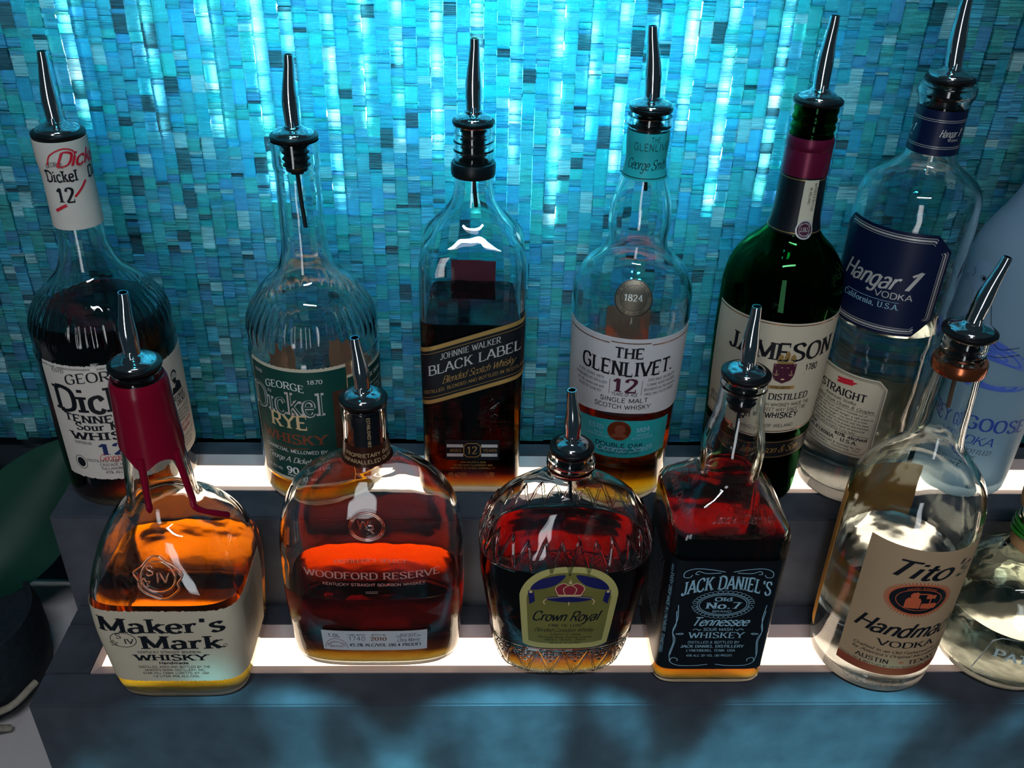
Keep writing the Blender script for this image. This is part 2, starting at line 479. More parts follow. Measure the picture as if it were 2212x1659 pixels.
def text(s, u0, u1, v, h, style='sans', arch=0.0, curve=None, align=None):
    """quads of a line of lettering from u0 to u1 (mm), baseline v, cap height h; arch = rise at the middle"""
    wt, con, ser, sth, shear, gap = ST[style]
    q, x = [], 0.0
    for ch in s:
        adv, strokes = PARSED.get(ch, PARSED[' '])
        for cur, pts in strokes:
            if cur:
                P = catmull(pts, 3 if style.startswith('tiny') else 4)
            else:
                k_ = max(2, int(np.hypot(*(pts[-1] - pts[0])) / 1.6) + 1)
                P = [pts[0] + (pts[-1] - pts[0]) * t for t in np.linspace(0, 1, k_)]
            P = [p + np.array([x, 0]) for p in P]
            q += ribbon(P, wt, con)
            if not cur and ser:
                d = P[-1] - P[0]
                steep = abs(d[1]) > 0.9 * abs(d[0])
                for e in (P[0], P[-1]):
                    if ch == '1' and e[1] > 5:
                        continue
                    if steep and min(abs(e[1]), abs(e[1] - 10), abs(e[1] - 6.5)) < 0.3 and np.hypot(*d) > 3:
                        sg = 1 if e[1] < 1 else -1
                        q.append(np.array([[e[0] - ser - wt / 2, e[1]], [e[0] + ser + wt / 2, e[1]], [e[0] + ser + wt / 2, e[1] + sg * sth], [e[0] - ser - wt / 2, e[1] + sg * sth]]))
                if not steep and abs(d[1]) < 0.01 and np.hypot(*d) > 3:
                    e = P[-1] if P[-1][0] > P[0][0] else P[0]
                    sg = -1 if e[1] > 8 else 1
                    if e[1] > 8 or e[1] < 1:
                        q.append(np.array([[e[0] - sth, e[1]], [e[0], e[1]], [e[0], e[1] + sg * 2.2], [e[0] - sth * .6, e[1] + sg * 2.2]]))
        x += adv + gap
    tot = max(x - gap, 1e-3)
    sy = h / 10.0
    sx = (u1 - u0) / tot
    out = []
    for a in q:
        b = a.copy()
        b[:, 0] = u0 + (a[:, 0] + shear * a[:, 1]) * sx
        b[:, 1] = v + a[:, 1] * sy
        if arch:
            t = (b[:, 0] - (u0 + u1) / 2) / ((u1 - u0) / 2)
            b[:, 1] += arch * (1 - t * t)
        if curve:
            b[:, 1] += curve(b[:, 0])
        out.append(b)
    return out


def small(lines, u0, u1, v, h, step, style='tiny', curve=None):
    out = []
    for i, s in enumerate(lines):
        k = len(s) / max(len(t) for t in lines)
        c, hw = (u0 + u1) / 2, (u1 - u0) / 2 * max(k, .25)
        out += text(s, c - hw, c + hw, v - i * step, h, style, curve=curve)
    return out


def ellipse(cu, cv, ru, rv, wd, n=36, a0=0, a1=360):
    ps = [(cu + ru * math.cos(math.radians(a)), cv + rv * math.sin(math.radians(a))) for a in np.linspace(a0, a1, n + 1)]
    return ribbon(ps, wd)


def disc(cu, cv, ru, rv, n=32, k=4):
    out = []
    for j in range(k):
        r0, r1 = j / k, (j + 1) / k
        for i in range(n):
            a, b = 2 * PI * i / n, 2 * PI * (i + 1) / n
            out.append(np.array([[cu + ru * r * math.cos(t), cv + rv * r * math.sin(t)] for r, t in ((r0, a), (r1, a), (r1, b), (r0, b))]))
    return out


def poly(pts, cu=None, cv=None):
    """fan of triangles (as quads) about the centre"""
    pts = [np.array(q, float) for q in pts]
    c = np.mean(pts, 0) if cu is None else np.array([cu, cv])
    out = []
    n = len(pts)
    r = np.linspace(0.02, 1, 4)
    for i in range(n):
        A_, B_ = pts[i] - c, pts[(i + 1) % n] - c
        m_ = max(1, int(np.hypot(*(B_ - A_)) / 3))
        for k in range(m_):
            a_, b_ = A_ + (B_ - A_) * k / m_, A_ + (B_ - A_) * (k + 1) / m_
            for j in range(3):
                out.append(np.array([c + a_ * r[j], c + a_ * r[j + 1], c + b_ * r[j + 1], c + b_ * r[j]]))
    return out


def arc_text(s, cu, cv, r, a_mid, span, h, style='tiny', inside=False):
    q = text(s, -span / 2, span / 2, 0, h, style)
    out = []
    for a in q:
        b = a.copy()
        if not inside:
            th = np.radians(a_mid) - a[:, 0] / r
            b[:, 0] = cu + (r + a[:, 1]) * np.cos(th)
            b[:, 1] = cv + (r + a[:, 1]) * np.sin(th)
        else:
            th = np.radians(a_mid) + a[:, 0] / r
            b[:, 0] = cu + (r - a[:, 1]) * np.cos(th)
            b[:, 1] = cv + (r - a[:, 1]) * np.sin(th)
        out.append(b)
    return out


def rotq(q, cu, cv, deg):
    c, s = math.cos(math.radians(deg)), math.sin(math.radians(deg))
    R = np.array([[c, s], [-s, c]])
    return [(a - [cu, cv]) @ R + [cu, cv] for a in q]


# ------------------------------------------------------------------ bottles
TH = np.linspace(-PI / 2, 3 * PI / 2, 1441)


def se_table(a, b, n):
    c, s = np.cos(TH), np.sin(TH)
    x = a * np.sign(c) * np.abs(c) ** (2 / n)
    y = b * np.sign(s) * np.abs(s) ** (2 / n)
    L = np.concatenate([[0], np.cumsum(np.hypot(np.diff(x), np.diff(y)))])
    return x, y, L


_ring_cache = {}


def se_ring(a, b, n, N):
    key = (round(b / a, 3), round(n, 2), N)
    if key not in _ring_cache:
        x, y, L = se_table(1.0, key[0], key[1])
        t = np.arange(N) / N * L[-1]
        _ring_cache[key] = (np.interp(t, L, x), np.interp(t, L, y) / key[0])
    x, y = _ring_cache[key]
    return x * a, y * b


def pchip(t, y, T):
    h = np.diff(t)
    d = np.diff(y) / h
    m = np.zeros(len(y))
    for i in range(1, len(y) - 1):
        if d[i - 1] * d[i] > 0:
            w1, w2 = 2 * h[i] + h[i - 1], h[i] + 2 * h[i - 1]
            m[i] = (w1 + w2) / (w1 / d[i - 1] + w2 / d[i])
    m[0], m[-1] = d[0], d[-1]
    i = np.clip(np.searchsorted(t, T, side='right') - 1, 0, len(h) - 1)
    s = (T - t[i]) / h[i]
    return ((1 + 2 * s) * (1 - s) ** 2 * y[i] + s * (1 - s) ** 2 * h[i] * m[i] + s * s * (3 - 2 * s) * y[i + 1] + s * s * (s - 1) * h[i] * m[i + 1])


class Bottle:
    def __init__(self, name, label, loc, prof, th=2.6, base=6.0, N=96, rot=0.0, group=None, cat='bottle', flute=None):
        self.root = tag(empty(name, loc, math.radians(rot)), label, cat, group)
        self.N, self.th, self.base, self.flute = N, th, base, flute
        P = np.array([(q[0], q[1], q[1] if len(q) < 3 or q[2] is None else q[2], 2.0 if len(q) < 4 else q[3]) for q in prof], float)
        t = np.concatenate([[0], np.cumsum(np.hypot(np.diff(P[:, 0]), np.diff(P[:, 1])))])
        T = np.unique(np.concatenate([np.linspace(t[i], t[i + 1], max(3, int((t[i + 1] - t[i]) / 3.0)) + 1) for i in range(len(t) - 1)]))
        self.Z, self.A, self.B, self.Q = (pchip(t, P[:, k], T) for k in range(4))
        self.arc = np.concatenate([[0], np.cumsum(np.hypot(np.diff(self.Z), np.diff(self.A)))])
        dz, da = np.gradient(self.Z, self.arc), np.gradient(self.A, self.arc)
        L = np.hypot(dz, da)
        self.nz, self.na = -da / L, dz / L          # outward normal in (a, z)
        self.top = P[-1, 0]
        self._tab = {}

    # -- rings
    def rings(self, off, zmin=-1e9, zmax=1e9):
        out = []
        for i in range(len(self.Z)):
            z = self.Z[i] + off * self.nz[i]
            if z < zmin - 1e-6 or z > zmax + 1e-6:
                continue
            a, b = self.A[i] + off * self.na[i], self.B[i] + off * self.na[i]
            if a < 0.5 or b < 0.5:
                continue
            if out and z <= out[-1][2] + 1e-4:
                continue
            out.append([a, b, z, self.Q[i]])
        return out

    def ring_xyz(self, r):
        x, y = se_ring(r[0], r[1], r[3], self.N)
        if self.flute:
            z0, z1, amp, cnt = self.flute
            k = math.sin(PI * min(1, max(0, (r[2] - z0) / (z1 - z0))))
            if k > 0:
                f = 1 + amp * k * np.cos(2 * PI * cnt * np.arange(self.N) / self.N) / r[0]
                x, y = x * f, y * f
        return np.stack([x, y, np.full(self.N, r[2])], -1) / 1000.0

    def shell(self, mat, name='glass_body', stipple=True):
        out, inn = self.rings(0.0), self.rings(-self.th, zmin=self.base)
        N = self.N
        r0 = inn[0]
        first = [max(2, r0[0] - 3), max(2, r0[1] - 3), self.base, r0[3]]
        r0[2] = max(r0[2], self.base + 1.2)
        inn = [first] + [q for q in inn if q[2] > self.base + 0.6]
        inn = [q for q in inn if q[2] < self.top - 0.4]
        last = list(inn[-1]); last[2] = self.top
        inn.append(last)
        seq = out + inn[::-1]
        V = [np.array([[0, 0, min(0.0035, self.base / 2000)]])]
        V += [self.ring_xyz(q) for q in seq]
        V.append(np.array([[0, 0, self.base / 1000]]))
        V = np.concatenate(V)
        F = []
        idx = lambda k, i: 1 + k * N + i % N
        for i in range(N):
            F.append((0, idx(0, i + 1), idx(0, i)))
        for k in range(len(seq) - 1):
            for i in range(N):
                F.append((idx(k, i), idx(k, i + 1), idx(k + 1, i + 1), idx(k + 1, i)))
        e = len(V) - 1
        K = len(seq) - 1
        for i in range(N):
            F.append((idx(K, i), idx(K, i + 1), e))
        o = mesh_obj(name, V, F, mat, self.root, True, 55)
        if stipple:
            o.data.materials.append(STIPPLE)
            mi = np.zeros(len(F), np.int32)
            mi[:N] = 1
            nb = max(1, sum(1 for q in out if q[2] < 2.0) - 1)
            mi[N:N + nb * N] = 1
            o.data.polygons.foreach_set('material_index', mi)
        return o

    def liquid(self, level, mat):
        inn = self.rings(-self.th + 0.25, zmin=self.base - 0.25, zmax=level)
        N = self.N
        first = [max(2, inn[0][0] - 3), max(2, inn[0][1] - 3), self.base - 0.25, inn[0][3]]
        inn = [first] + [q for q in inn if q[2] > self.base + 0.6]
        last = list(inn[-1])
        za = self.Z
        a, b, n = (float(np.interp(level, za, k)) for k in (self.A, self.B, self.Q))
        o = self.th - 0.25
        inn = [q for q in inn if q[2] < level - 0.8] + [[a - o, b - o, level, n]]
        V = np.concatenate([np.array([[0, 0, inn[0][2] / 1000]])] + [self.ring_xyz(q) for q in inn] + [np.array([[0, 0, level / 1000]])])
        F = []
        idx = lambda k, i: 1 + k * N + i % N
        for i in range(N):
            F.append((0, idx(0, i + 1), idx(0, i)))
        for k in range(len(inn) - 1):
            for i in range(N):
                F.append((idx(k, i), idx(k, i + 1), idx(k + 1, i + 1), idx(k + 1, i)))
        e, K = len(V) - 1, len(inn) - 1
        for i in range(N):
            F.append((idx(K, i), idx(K, i + 1), e))
        return mesh_obj('liquid', V, F, mat, self.root, True, 40)

    # -- surface mapping: u = arc length from the front centre, v = height (mm)
    def surf(self, u, v, off, zref):
        u, v = np.asarray(u, float), np.asarray(v, float)
        key = round(zref, 2)
        if key not in self._tab:
            a, b, n = (float(np.interp(zref, self.Z, k)) for k in (self.A, self.B, self.Q))
            x, y, L = se_table(a, b, n)
            tx, ty = np.gradient(x), np.gradient(y)
            ll = np.hypot(tx, ty) + 1e-12
            self._tab[key] = (a, b, x, y, L, ty / ll, -tx / ll)
        a0, b0, x, y, L, nx, ny = self._tab[key]
        t = float(np.interp(zref, self.Z, self.arc)) + (v - zref)
        z = np.interp(t, self.arc, self.Z)
        a, b = np.interp(t, self.arc, self.A), np.interp(t, self.arc, self.B)
        na, nz = np.interp(t, self.arc, self.na), np.interp(t, self.arc, self.nz)
        s = np.mod(u, L[-1])
        X, Y = np.interp(s, L, x) * a / a0, np.interp(s, L, y) * b / b0
        NX, NY = np.interp(s, L, nx), np.interp(s, L, ny)
        return np.stack([X + NX * na * off, Y + NY * na * off, z + nz * off], -1) / 1000.0

    def half(self, zref):
        self.surf(0, zref, 0, zref)
        return self._tab[round(zref, 2)][4][-1] / 2

    def sheet(self, name, u0, u1, v0, v1, mat, off=0.25, zref=None, thick=0.15, nu=None, nv=None, parent=None, label=None):
        """a label: v0/v1 may be functions of u; solid, thick mm"""
        lo = v0 if callable(v0) else (lambda u: v0 + 0 * u)
        hi = v1 if callable(v1) else (lambda u: v1 + 0 * u)
        nu = nu or max(8, int(abs(u1 - u0) / 1.2))
        us = np.linspace(u0, u1, nu + 1)
        L_, H_ = lo(us), hi(us)
        zr = zref if zref is not None else float(np.mean((L_ + H_) / 2))
        nv = nv or max(4, int((H_ - L_).max() / 5))
        tt = np.linspace(0, 1, nv + 1)
        U = np.repeat(us[:, None], nv + 1, 1)
        Vv = L_[:, None] + (H_ - L_)[:, None] * tt[None, :]
        P = self.surf(U.ravel(), Vv.ravel(), off, zr)
        Q = self.surf(U.ravel(), Vv.ravel(), off - thick, zr)
        M = len(P)
        F = []
        g = lambda i, j: i * (nv + 1) + j
        for i in range(nu):
            for j in range(nv):
                F.append((g(i, j), g(i + 1, j), g(i + 1, j + 1), g(i, j + 1)))
                F.append((M + g(i, j), M + g(i, j + 1), M + g(i + 1, j + 1), M + g(i + 1, j)))
        for i in range(nu):
            F.append((g(i, 0), M + g(i, 0), M + g(i + 1, 0), g(i + 1, 0)))
            F.append((g(i, nv), g(i + 1, nv), M + g(i + 1, nv), M + g(i, nv)))
        for j in range(nv):
            F.append((g(0, j), g(0, j + 1), M + g(0, j + 1), M + g(0, j)))
            F.append((g(nu, j), M + g(nu, j), M + g(nu, j + 1), g(nu, j + 1)))
        o = mesh_obj(name, np.concatenate([P, Q]), F, mat, parent or self.root, True, 40)
        if label: o['label'] = label
        return o

    def ink(self, name, quads, mat, zref, parent=None, off=0.42):
        if not quads:
            return None
        a = np.concatenate(quads)
        V = self.surf(a[:, 0], a[:, 1], off, zref)
        F = [tuple(range(i, i + 4)) for i in range(0, len(V), 4)]
        return mesh_obj(name, V, F, mat, parent or self.root)

    def ridge(self, name, lines, r, mat, zref, parent=None, off=0.1, n=8):
        """raised glass (or wax) ridges along lines given in (u, v)"""
        parts = []
        for ln in lines:
            a = np.array(ln, float)
            P = self.surf(a[:, 0], a[:, 1], off, zref)
            rr = r / 1000 if not hasattr(r, '__len__') else [q / 1000 for q in r][:len(a)]
            parts.append(tube([tuple(q) for q in P], rr, n))
        v, f = join(parts)
        return mesh_obj(name, v, f, mat, parent or self.root, True, 50)

    # -- bar pourer in the neck
    def pourer(self, zt=None, ring=16.0, dome=14.0, tilt=0.0, length=47.0, stop=22.0, bore=9.6, tubelen=34.0, bend=3.0, lean_y=0.0, spin=0.0, tube_mat=None):
        zt = self.top if zt is None else zt
        e = 0.001
        prof = [(0, zt + 4.2), (ring - 1.2, zt + 4.2), (ring, zt + 3.2), (ring, zt + 1.4), (ring - 1.0, zt + 0.4), (bore - 0.6, zt + 0.35)]
        k = 4
        for i in range(k):
            zz = zt - 2 - i * (stop - 4) / k
            prof += [(bore - 1.6, zz), (bore - 1.4, zz - 1.0), (bore + 0.0, zz - 1.8), (bore - 1.6, zz - 3.0)]
        prof += [(bore - 2.2, zt - stop), (0, zt - stop)]
        v, f = lathe([(r * e, z * e) for r, z in prof], 40)
        f = [q[::-1] for q in f]
        # chrome flange dome is the pourer's own mesh
        dp = [(0, zt + 4.2), (dome, zt + 4.2), (dome + 0.1, zt + 5.0), (dome - 0.8, zt + 6.0), (dome * 0.75, zt + 7.4), (dome * 0.52, zt + 8.4), (6.6, zt + 9.4), (5.4, zt + 10.4), (0, zt + 10.4)]
        dv, df = lathe([(r * e, z * e) for r, z in dp], 40)
        po = mesh_obj('pour_spout', dv, df, CHROME, self.root, True, 60)
        po['label'] = 'chrome pour spout with domed flange in the bottle neck'
        mesh_obj('rubber_stopper', v, f, RUBBER, po, True, 50)
        # tapered spout with a bend
        ta, ly = math.radians(tilt), math.radians(lean_y)
        cs, sn = math.cos(math.radians(spin)), math.sin(math.radians(spin))
        pts, ro, ri = [], [], []
        for t in np.linspace(0, 1, 22):
            z = t * length
            bx = bend * (math.sin(PI * min(1, t * 1.15)) * 0.9)
            x = math.sin(ta) * z - bx * cs * 0.5
            y = math.sin(ly) * z - bx * sn
            pts.append((x * e, y * e, (zt + 9.5 + z * math.cos(ta)) * e))
            r = 5.3 + 0.5 * math.exp(-((t - 0.38) / 0.2) ** 2) - 2.2 * max(0, (t - 0.3) / 0.7)
            ro.append(r * e)
            ri.append((r - 0.6) * e)
        v1, f1 = tube(pts, ro, 24, False)
        v2, f2 = tube(pts[::-1], ri[::-1], 24, False)
        nrm = len(v1)
        v, f = join([(v1, f1), (v2, f2)])
        # lip between the outer and inner skin at the tip
        top_o = list(range(nrm - 24, nrm))
        pin = [np.array(v[nrm + i]) for i in range(24)]
        near = [min(range(24), key=lambda j: np.linalg.norm(np.array(v[o]) - pin[j])) for o in top_o]
        for i in range(24):
            f.append((top_o[i], top_o[(i + 1) % 24], nrm + near[(i + 1) % 24], nrm + near[i]))
        f = [q if len(set(q)) == len(q) else tuple(dict.fromkeys(q)) for q in f]
        mesh_obj('spout_tube', v, f, CHROME, po, True, 60)
        # little air inlet at the foot of the spout
        ax, ay = 4.6 * math.sin(math.radians(spin * 0 + tilt * 2)), -4.9
        v, f = tube([((ax) * e, (ay) * e, (zt + 9.0) * e), (ax * 0.96 * e, ay * 0.98 * e, (zt + 13.2) * e)], [1.9 * e, 1.6 * e], 14)
        mesh_obj('air_inlet', v, f, CHROME, po, True, 50)
        v, f = tube([(0, 0, (zt - stop + 1) * e), (0.6 * e, 0, (zt - stop - tubelen * 0.5) * e), (2.0 * e, 0, (zt - stop - tubelen) * e)], 1.5 * e, 12)
        mesh_obj('breather_tube', v, f, tube_mat or DARKTUBE, po, True, 50)
        return po


def deckle(base, amp, seed):
    r = np.random.default_rng(seed)
    k = r.uniform(0.6, 2.4, 6)
    p = r.uniform(0, 6.28, 6)
    return lambda u: base + amp * sum(np.sin(u * k[i] + p[i]) for i in range(6)) / 2.4


# ------------------------------------------------------------------ the setting
YA, YB, YC, YD, YE, YG, YF = 0.468, 0.4993, 0.5495, 0.5713, 0.6065, 0.6561, 0.6733
XR = 0.92

v, f = box(-1.3, 1.5, 0.452, YF + 0.12, -0.04, 0.0, 0.002)
counter = tag(mesh_obj('floor', v, f, COUNTER), 'pale stone counter top under the steps', None, None, 'structure')
v, f = box(-1.28, 1.48, 0.47, YF + 0.11, -0.92, -0.04, 0.002)
mesh_obj('cabinet_front', v, f, STONE, counter)


def make_step(label, y0, ys0, ys1, y1, x0, xs0, z0, z1):
    root = tag(empty('display_step', ((x0 + XR) / 2, y0, z0)), label, 'display step', 'stone bottle steps')
    ox, oy, oz = (x0 + XR) / 2, y0, z0
    dep = 0.014
    def part(name, b, mat, bev=0.0008):
        v, f = box(*b, bev)
        v = [(q[0] - ox, q[1] - oy, q[2] - oz) for q in v]
        return mesh_obj(name, v, f, mat, root, True, 30)
    part('stone_slab', (x0, XR, y0, ys0, z0, z1), STONE, 0.0014)
    part('stone_slab', (x0, XR, ys1, y1, z0, z1), STONE)
    part('stone_slab', (x0, xs0, ys0, ys1, z0, z1), STONE)
    part('base_block', (xs0, XR, ys0, ys1, z0, z1 - dep), STONE, 0)
    # sloping trim frame round the light panel
    fw_, dz = 0.0105, 0.0045
    a = [(xs0, ys0), (XR, ys0), (XR, ys1), (xs0, ys1)]
    b = [(xs0 + fw_ * .4, ys0 + fw_), (XR - .01, ys0 + fw_), (XR - .01, ys1 - fw_), (xs0 + fw_ * .4, ys1 - fw_)]
    V = [(x - ox, y - oy, z1 - 0.0004 - oz) for x, y in a] + [(x - ox, y - oy, z1 - dz - oz) for x, y in b]
    V += [(x - ox, y - oy, z1 - dep - oz) for x, y in a] + [(x - ox, y - oy, z1 - dep - oz) for x, y in b]
    F = []
    for i in range(4):
        j = (i + 1) % 4
        F += [(i, j, 4 + j, 4 + i), (8 + j, 8 + i, 12 + i, 12 + j), (4 + i, 4 + j, 12 + j, 12 + i), (j, i, 8 + i, 8 + j)]
    mesh_obj('trim_frame', V, F, TRIM, root)
    v, f = box(xs0 + fw_ * .4, XR - .01, ys0 + fw_, ys1 - fw_, z1 - dep, z1 - dz - 0.0004)
    o = mesh_obj('light_panel', [(q[0] - ox, q[1] - oy, q[2] - oz) for q in v], f, PANEL, root)
    o['label'] = 'glowing warm white light panel set into the step'
    return root


make_step('lower grey stone step with glowing strip under the front bottles', YA, YB, YC, YD, -0.3337, -0.299, 0.0, T1)
make_step('upper grey stone step with glowing strip under the back bottles', YD, YE, YG, YF + 0.001, -0.337, -0.30, 0.0, T2)

# the mosaic hangs just behind the upper step and runs a little below its top
YW, ZW = 0.6955, T2 - 0.0135
# --- back wall: dark panel, LED bars and a skin of stacked glass pieces
BACKP = plain('wall_paint', lin(40, 150, 170), 0.6, noise=0.15, nscale=25)
v, f = box(-1.2, 1.35, YW + 0.045, YW + 0.085, 0.0, 1.02, 0.0)
wall = mesh_obj('wall_back', v, f, BACKP)
tag(wall, 'back wall faced with stacked turquoise glass pieces', None, None, 'structure')
v, f = box(-1.2, 1.35, YW + 0.012, YW + 0.045, 0.0, ZW, 0.0)
mesh_obj('wall_base', v, f, plain('dark_base', lin(44, 58, 66), 0.5, noise=0.2, nscale=20), wall)

m, nt, b, out = new_mat('mosaic_glass')
at = nt.nodes.new('ShaderNodeAttribute')
at.attribute_name = 'Col'
geo = nt.nodes.new('ShaderNodeNewGeometry')
mp = nt.nodes.new('ShaderNodeMapping')
mp.inputs['Scale'].default_value = (45, 45, 1300)
nz = nt.nodes.new('ShaderNodeTexNoise')
nz.inputs['Scale'].default_value = 1.0
nz.inputs['Detail'].default_value = 4
nt.links.new(geo.outputs['Position'], mp.inputs['Vector'])
nt.links.new(mp.outputs['Vector'], nz.inputs['Vector'])
bp = nt.nodes.new('ShaderNodeBump')
bp.inputs['Strength'].default_value = 0.8
bp.inputs['Distance'].default_value = 0.0012
nt.links.new(nz.outputs['Fac'], bp.inputs['Height'])
hv = nt.nodes.new('ShaderNodeValToRGB')
hv.color_ramp.elements[0].position = 0.32
hv.color_ramp.elements[0].color = (0.28, 0.28, 0.28, 1)
hv.color_ramp.elements[1].position = 0.68
hv.color_ramp.elements[1].color = (1.3, 1.3, 1.3, 1)
nt.links.new(nz.outputs['Fac'], hv.inputs['Fac'])
mul = nt.nodes.new('ShaderNodeMix')
mul.data_type = 'RGBA'
mul.blend_type = 'MULTIPLY'
mul.inputs['Factor'].default_value = 1.0
nt.links.new(at.outputs['Color'], mul.inputs[6])
nt.links.new(hv.outputs['Color'], mul.inputs[7])
gl = nt.nodes.new('ShaderNodeBsdfGlass')
gl.inputs['IOR'].default_value = 1.45
gl.inputs['Roughness'].default_value = 0.06
gm = nt.nodes.new('ShaderNodeGamma')
gm.inputs['Gamma'].default_value = 0.5
nt.links.new(at.outputs['Color'], gm.inputs['Color'])
nt.links.new(gm.outputs['Color'], gl.inputs['Color'])
nt.links.new(bp.outputs['Normal'], gl.inputs['Normal'])
b.inputs['Roughness'].default_value = 0.16
nt.links.new(mul.outputs[2], b.inputs['Base Color'])
nt.links.new(bp.outputs['Normal'], b.inputs['Normal'])
mx = nt.nodes.new('ShaderNodeMixShader')
nt.links.new(at.outputs['Alpha'], mx.inputs['Fac'])
nt.links.new(gl.outputs['BSDF'], mx.inputs[1])
nt.links.new(b.outputs['BSDF'], mx.inputs[2])
nt.links.new(mx.outputs['Shader'], out.inputs['Surface'])
MOSAIC = m

UV8, UF = box(-0.5, 0.5, -0.5, 0.5, -0.5, 0.5)
UV8 = np.array(UV8)
palette = []
for i in range(18):
    k = random.random()
    palette.append((0.07 + 0.10 * k, 0.50 + 0.20 * random.random(), 0.60 + 0.20 * random.random(), 0.20 + 0.22 * random.random()))
for i in range(4):
    palette.append((0.10, 0.55 + 0.1 * i / 3, 0.85, 0.5))
for i in range(3):
    palette.append((0.03, 0.16 + 0.04 * i, 0.22 + 0.04 * i, 0.7))
for i in range(3):
    palette.append((0.50, 0.90, 0.94, 0.4))
pw = np.array([1.0] * 18 + [0.6] * 4 + [0.35] * 3 + [0.5] * 3)
pw /= pw.sum()
tiles = []
cw = 0.0097
x = -0.62
while x < 0.72:
    z = ZW + 0.0005 - random.random() * 0.004
    base_y = random.gauss(0, 0.0007)
    lean = random.gauss(0, 0.02)
    while z < 0.80:
        hh = random.choice((0.0022, 0.003, 0.0035, 0.0045, 0.006, 0.007, 0.009, 0.012, 0.016)) * random.uniform(0.9, 1.15)
        z0 = max(z, ZW + 0.0004)
        if z + hh > z0 + 0.001:
            tiles.append((x + cw / 2, YW + 0.006 + base_y + random.gauss(0, 0.0007), (z0 + z + hh) / 2, cw - 0.0003, 0.0085, z + hh - z0 - 0.00025,
                          random.gauss(0, 0.05), lean + random.gauss(0, 0.035), int(rng.choice(len(palette), p=pw))))
        z += hh
    x += cw
# the 300 that show largest become single pieces
vis = [i for i, t in enumerate(tiles) if -0.40 < t[0] < 0.47 and 0.24 < t[2] < 0.57]
vis.sort(key=lambda i: -tiles[i][5])
single = set(vis[:300])
tile_mesh = {}
for i in single:
    tx, ty, tz, sx, sy, sz, rx, rz, pi_ = tiles[i]
    if pi_ not in tile_mesh:
        me = bpy.data.meshes.new('glass_piece')
        me.from_pydata([tuple(q) for q in UV8], [], UF)
        me.materials.append(MOSAIC)
        ca = me.color_attributes.new('Col', 'FLOAT_COLOR', 'POINT')
        ca.data.foreach_set('color', list(palette[pi_]) * 8)
        tile_mesh[pi_] = me
    o = bpy.data.objects.new('glass_piece', tile_mesh[pi_])
    COL.objects.link(o)
    o.location, o.scale, o.rotation_euler = (tx, ty, tz), (sx, sy, sz), (rx, 0, rz)
    o.parent = wall
V, Fm, Cc = [], [], []
for i, t in enumerate(tiles):
    if i in single:
        continue
    tx, ty, tz, sx, sy, sz, rx, rz, pi_ = t
    q = UV8 * np.array([sx, sy, sz])
    c, s = math.cos(rx), math.sin(rx)
    q = np.stack([q[:, 0], q[:, 1] * c - q[:, 2] * s, q[:, 1] * s + q[:, 2] * c], -1)
    c, s = math.cos(rz), math.sin(rz)
    q = np.stack([q[:, 0] * c - q[:, 1] * s, q[:, 0] * s + q[:, 1] * c, q[:, 2]], -1) + np.array([tx, ty, tz])
    o_ = len(V) * 8
    V.append(q)
    Fm += [tuple(a + o_ for a in fa) for fa in UF]
    Cc.append(np.tile(palette[pi_], (8, 1)))
rest = mesh_obj('glass_pieces', np.concatenate(V), Fm, MOSAIC, wall)
ca = rest.data.color_attributes.new('Col', 'FLOAT_COLOR', 'POINT')
ca.data.foreach_set('color', np.concatenate(Cc).ravel())
rest['kind'] = 'stuff'
# LED bars behind the glass, brightest stretch of the wall
for lx in (-0.30, -0.245, -0.20, -0.165, -0.142, -0.112, -0.088, -0.062, -0.034, -0.004, 0.024, 0.058, 0.082, 0.104, 0.131, 0.155, 0.185, 0.225):
    zb = 0.425 + 0.35 * abs(lx) ** 1.5 + random.uniform(-0.05, 0.04)
    parts = []
    z = zb
    while z < 0.78:
        ln = random.uniform(0.006, 0.018)
        lw = random.uniform(0.0014, 0.0030)
        parts.append(box(lx - lw, lx + lw, YW + 0.020, YW + 0.023, z, z + ln))
        z += ln + random.uniform(0.005, 0.024)
    v, f = join(parts)
    mesh_obj('led_bar', v, f, LED, wall)

# --- plant at the left end
POT = plain('pot_cloth', lin(22, 36, 44), 0.8, noise=0.3, nscale=150, bump=0.4)
LEAF = plain('leaf_green', lin(14, 60, 46), 0.45, noise=0.25, nscale=18)
ROPE = plain('rope_fibre', lin(150, 146, 130), 0.8, noise=0.2, nscale=300)
pr = tag(empty('potted_plant', (-0.452, 0.578, 0.0)), 'broad-leaved green plant in a dark pot tied with pale rope', 'plant')
v, f = lathe([(0, 0), (.060, 0), (.067, .008), (.071, .035), (.070, .062), (.066, .078), (.063, .079), (.061, .070), (0, .068)], 40)
mesh_obj('pot', v, f, POT, pr, True, 50)
rp_pts = []
for k in range(30):
    a = -PI * 0.95 + k / 29 * PI * 0.85
    rp_pts.append((0.0745 * math.cos(a), 0.0745 * math.sin(a), 0.056 + 0.004 * math.sin(k * 0.7) - 0.0012 * k))
v1 = tube(rp_pts, 0.0032, 8)
v2 = tube([(rp_pts[16][0], rp_pts[16][1], rp_pts[16][2]), (0.030, -0.076, 0.036), (0.048, -0.066, 0.020), (0.058, -0.055, 0.006)], 0.0030, 8)
v3 = tube([(rp_pts[16][0], rp_pts[16][1], rp_pts[16][2]), (0.014, -0.080, 0.034), (0.020, -0.078, 0.018), (0.014, -0.076, 0.005)], 0.0030, 8)
v, f = join([v1, v2, v3])
mesh_obj('rope', v, f, ROPE, pr, True, 60)


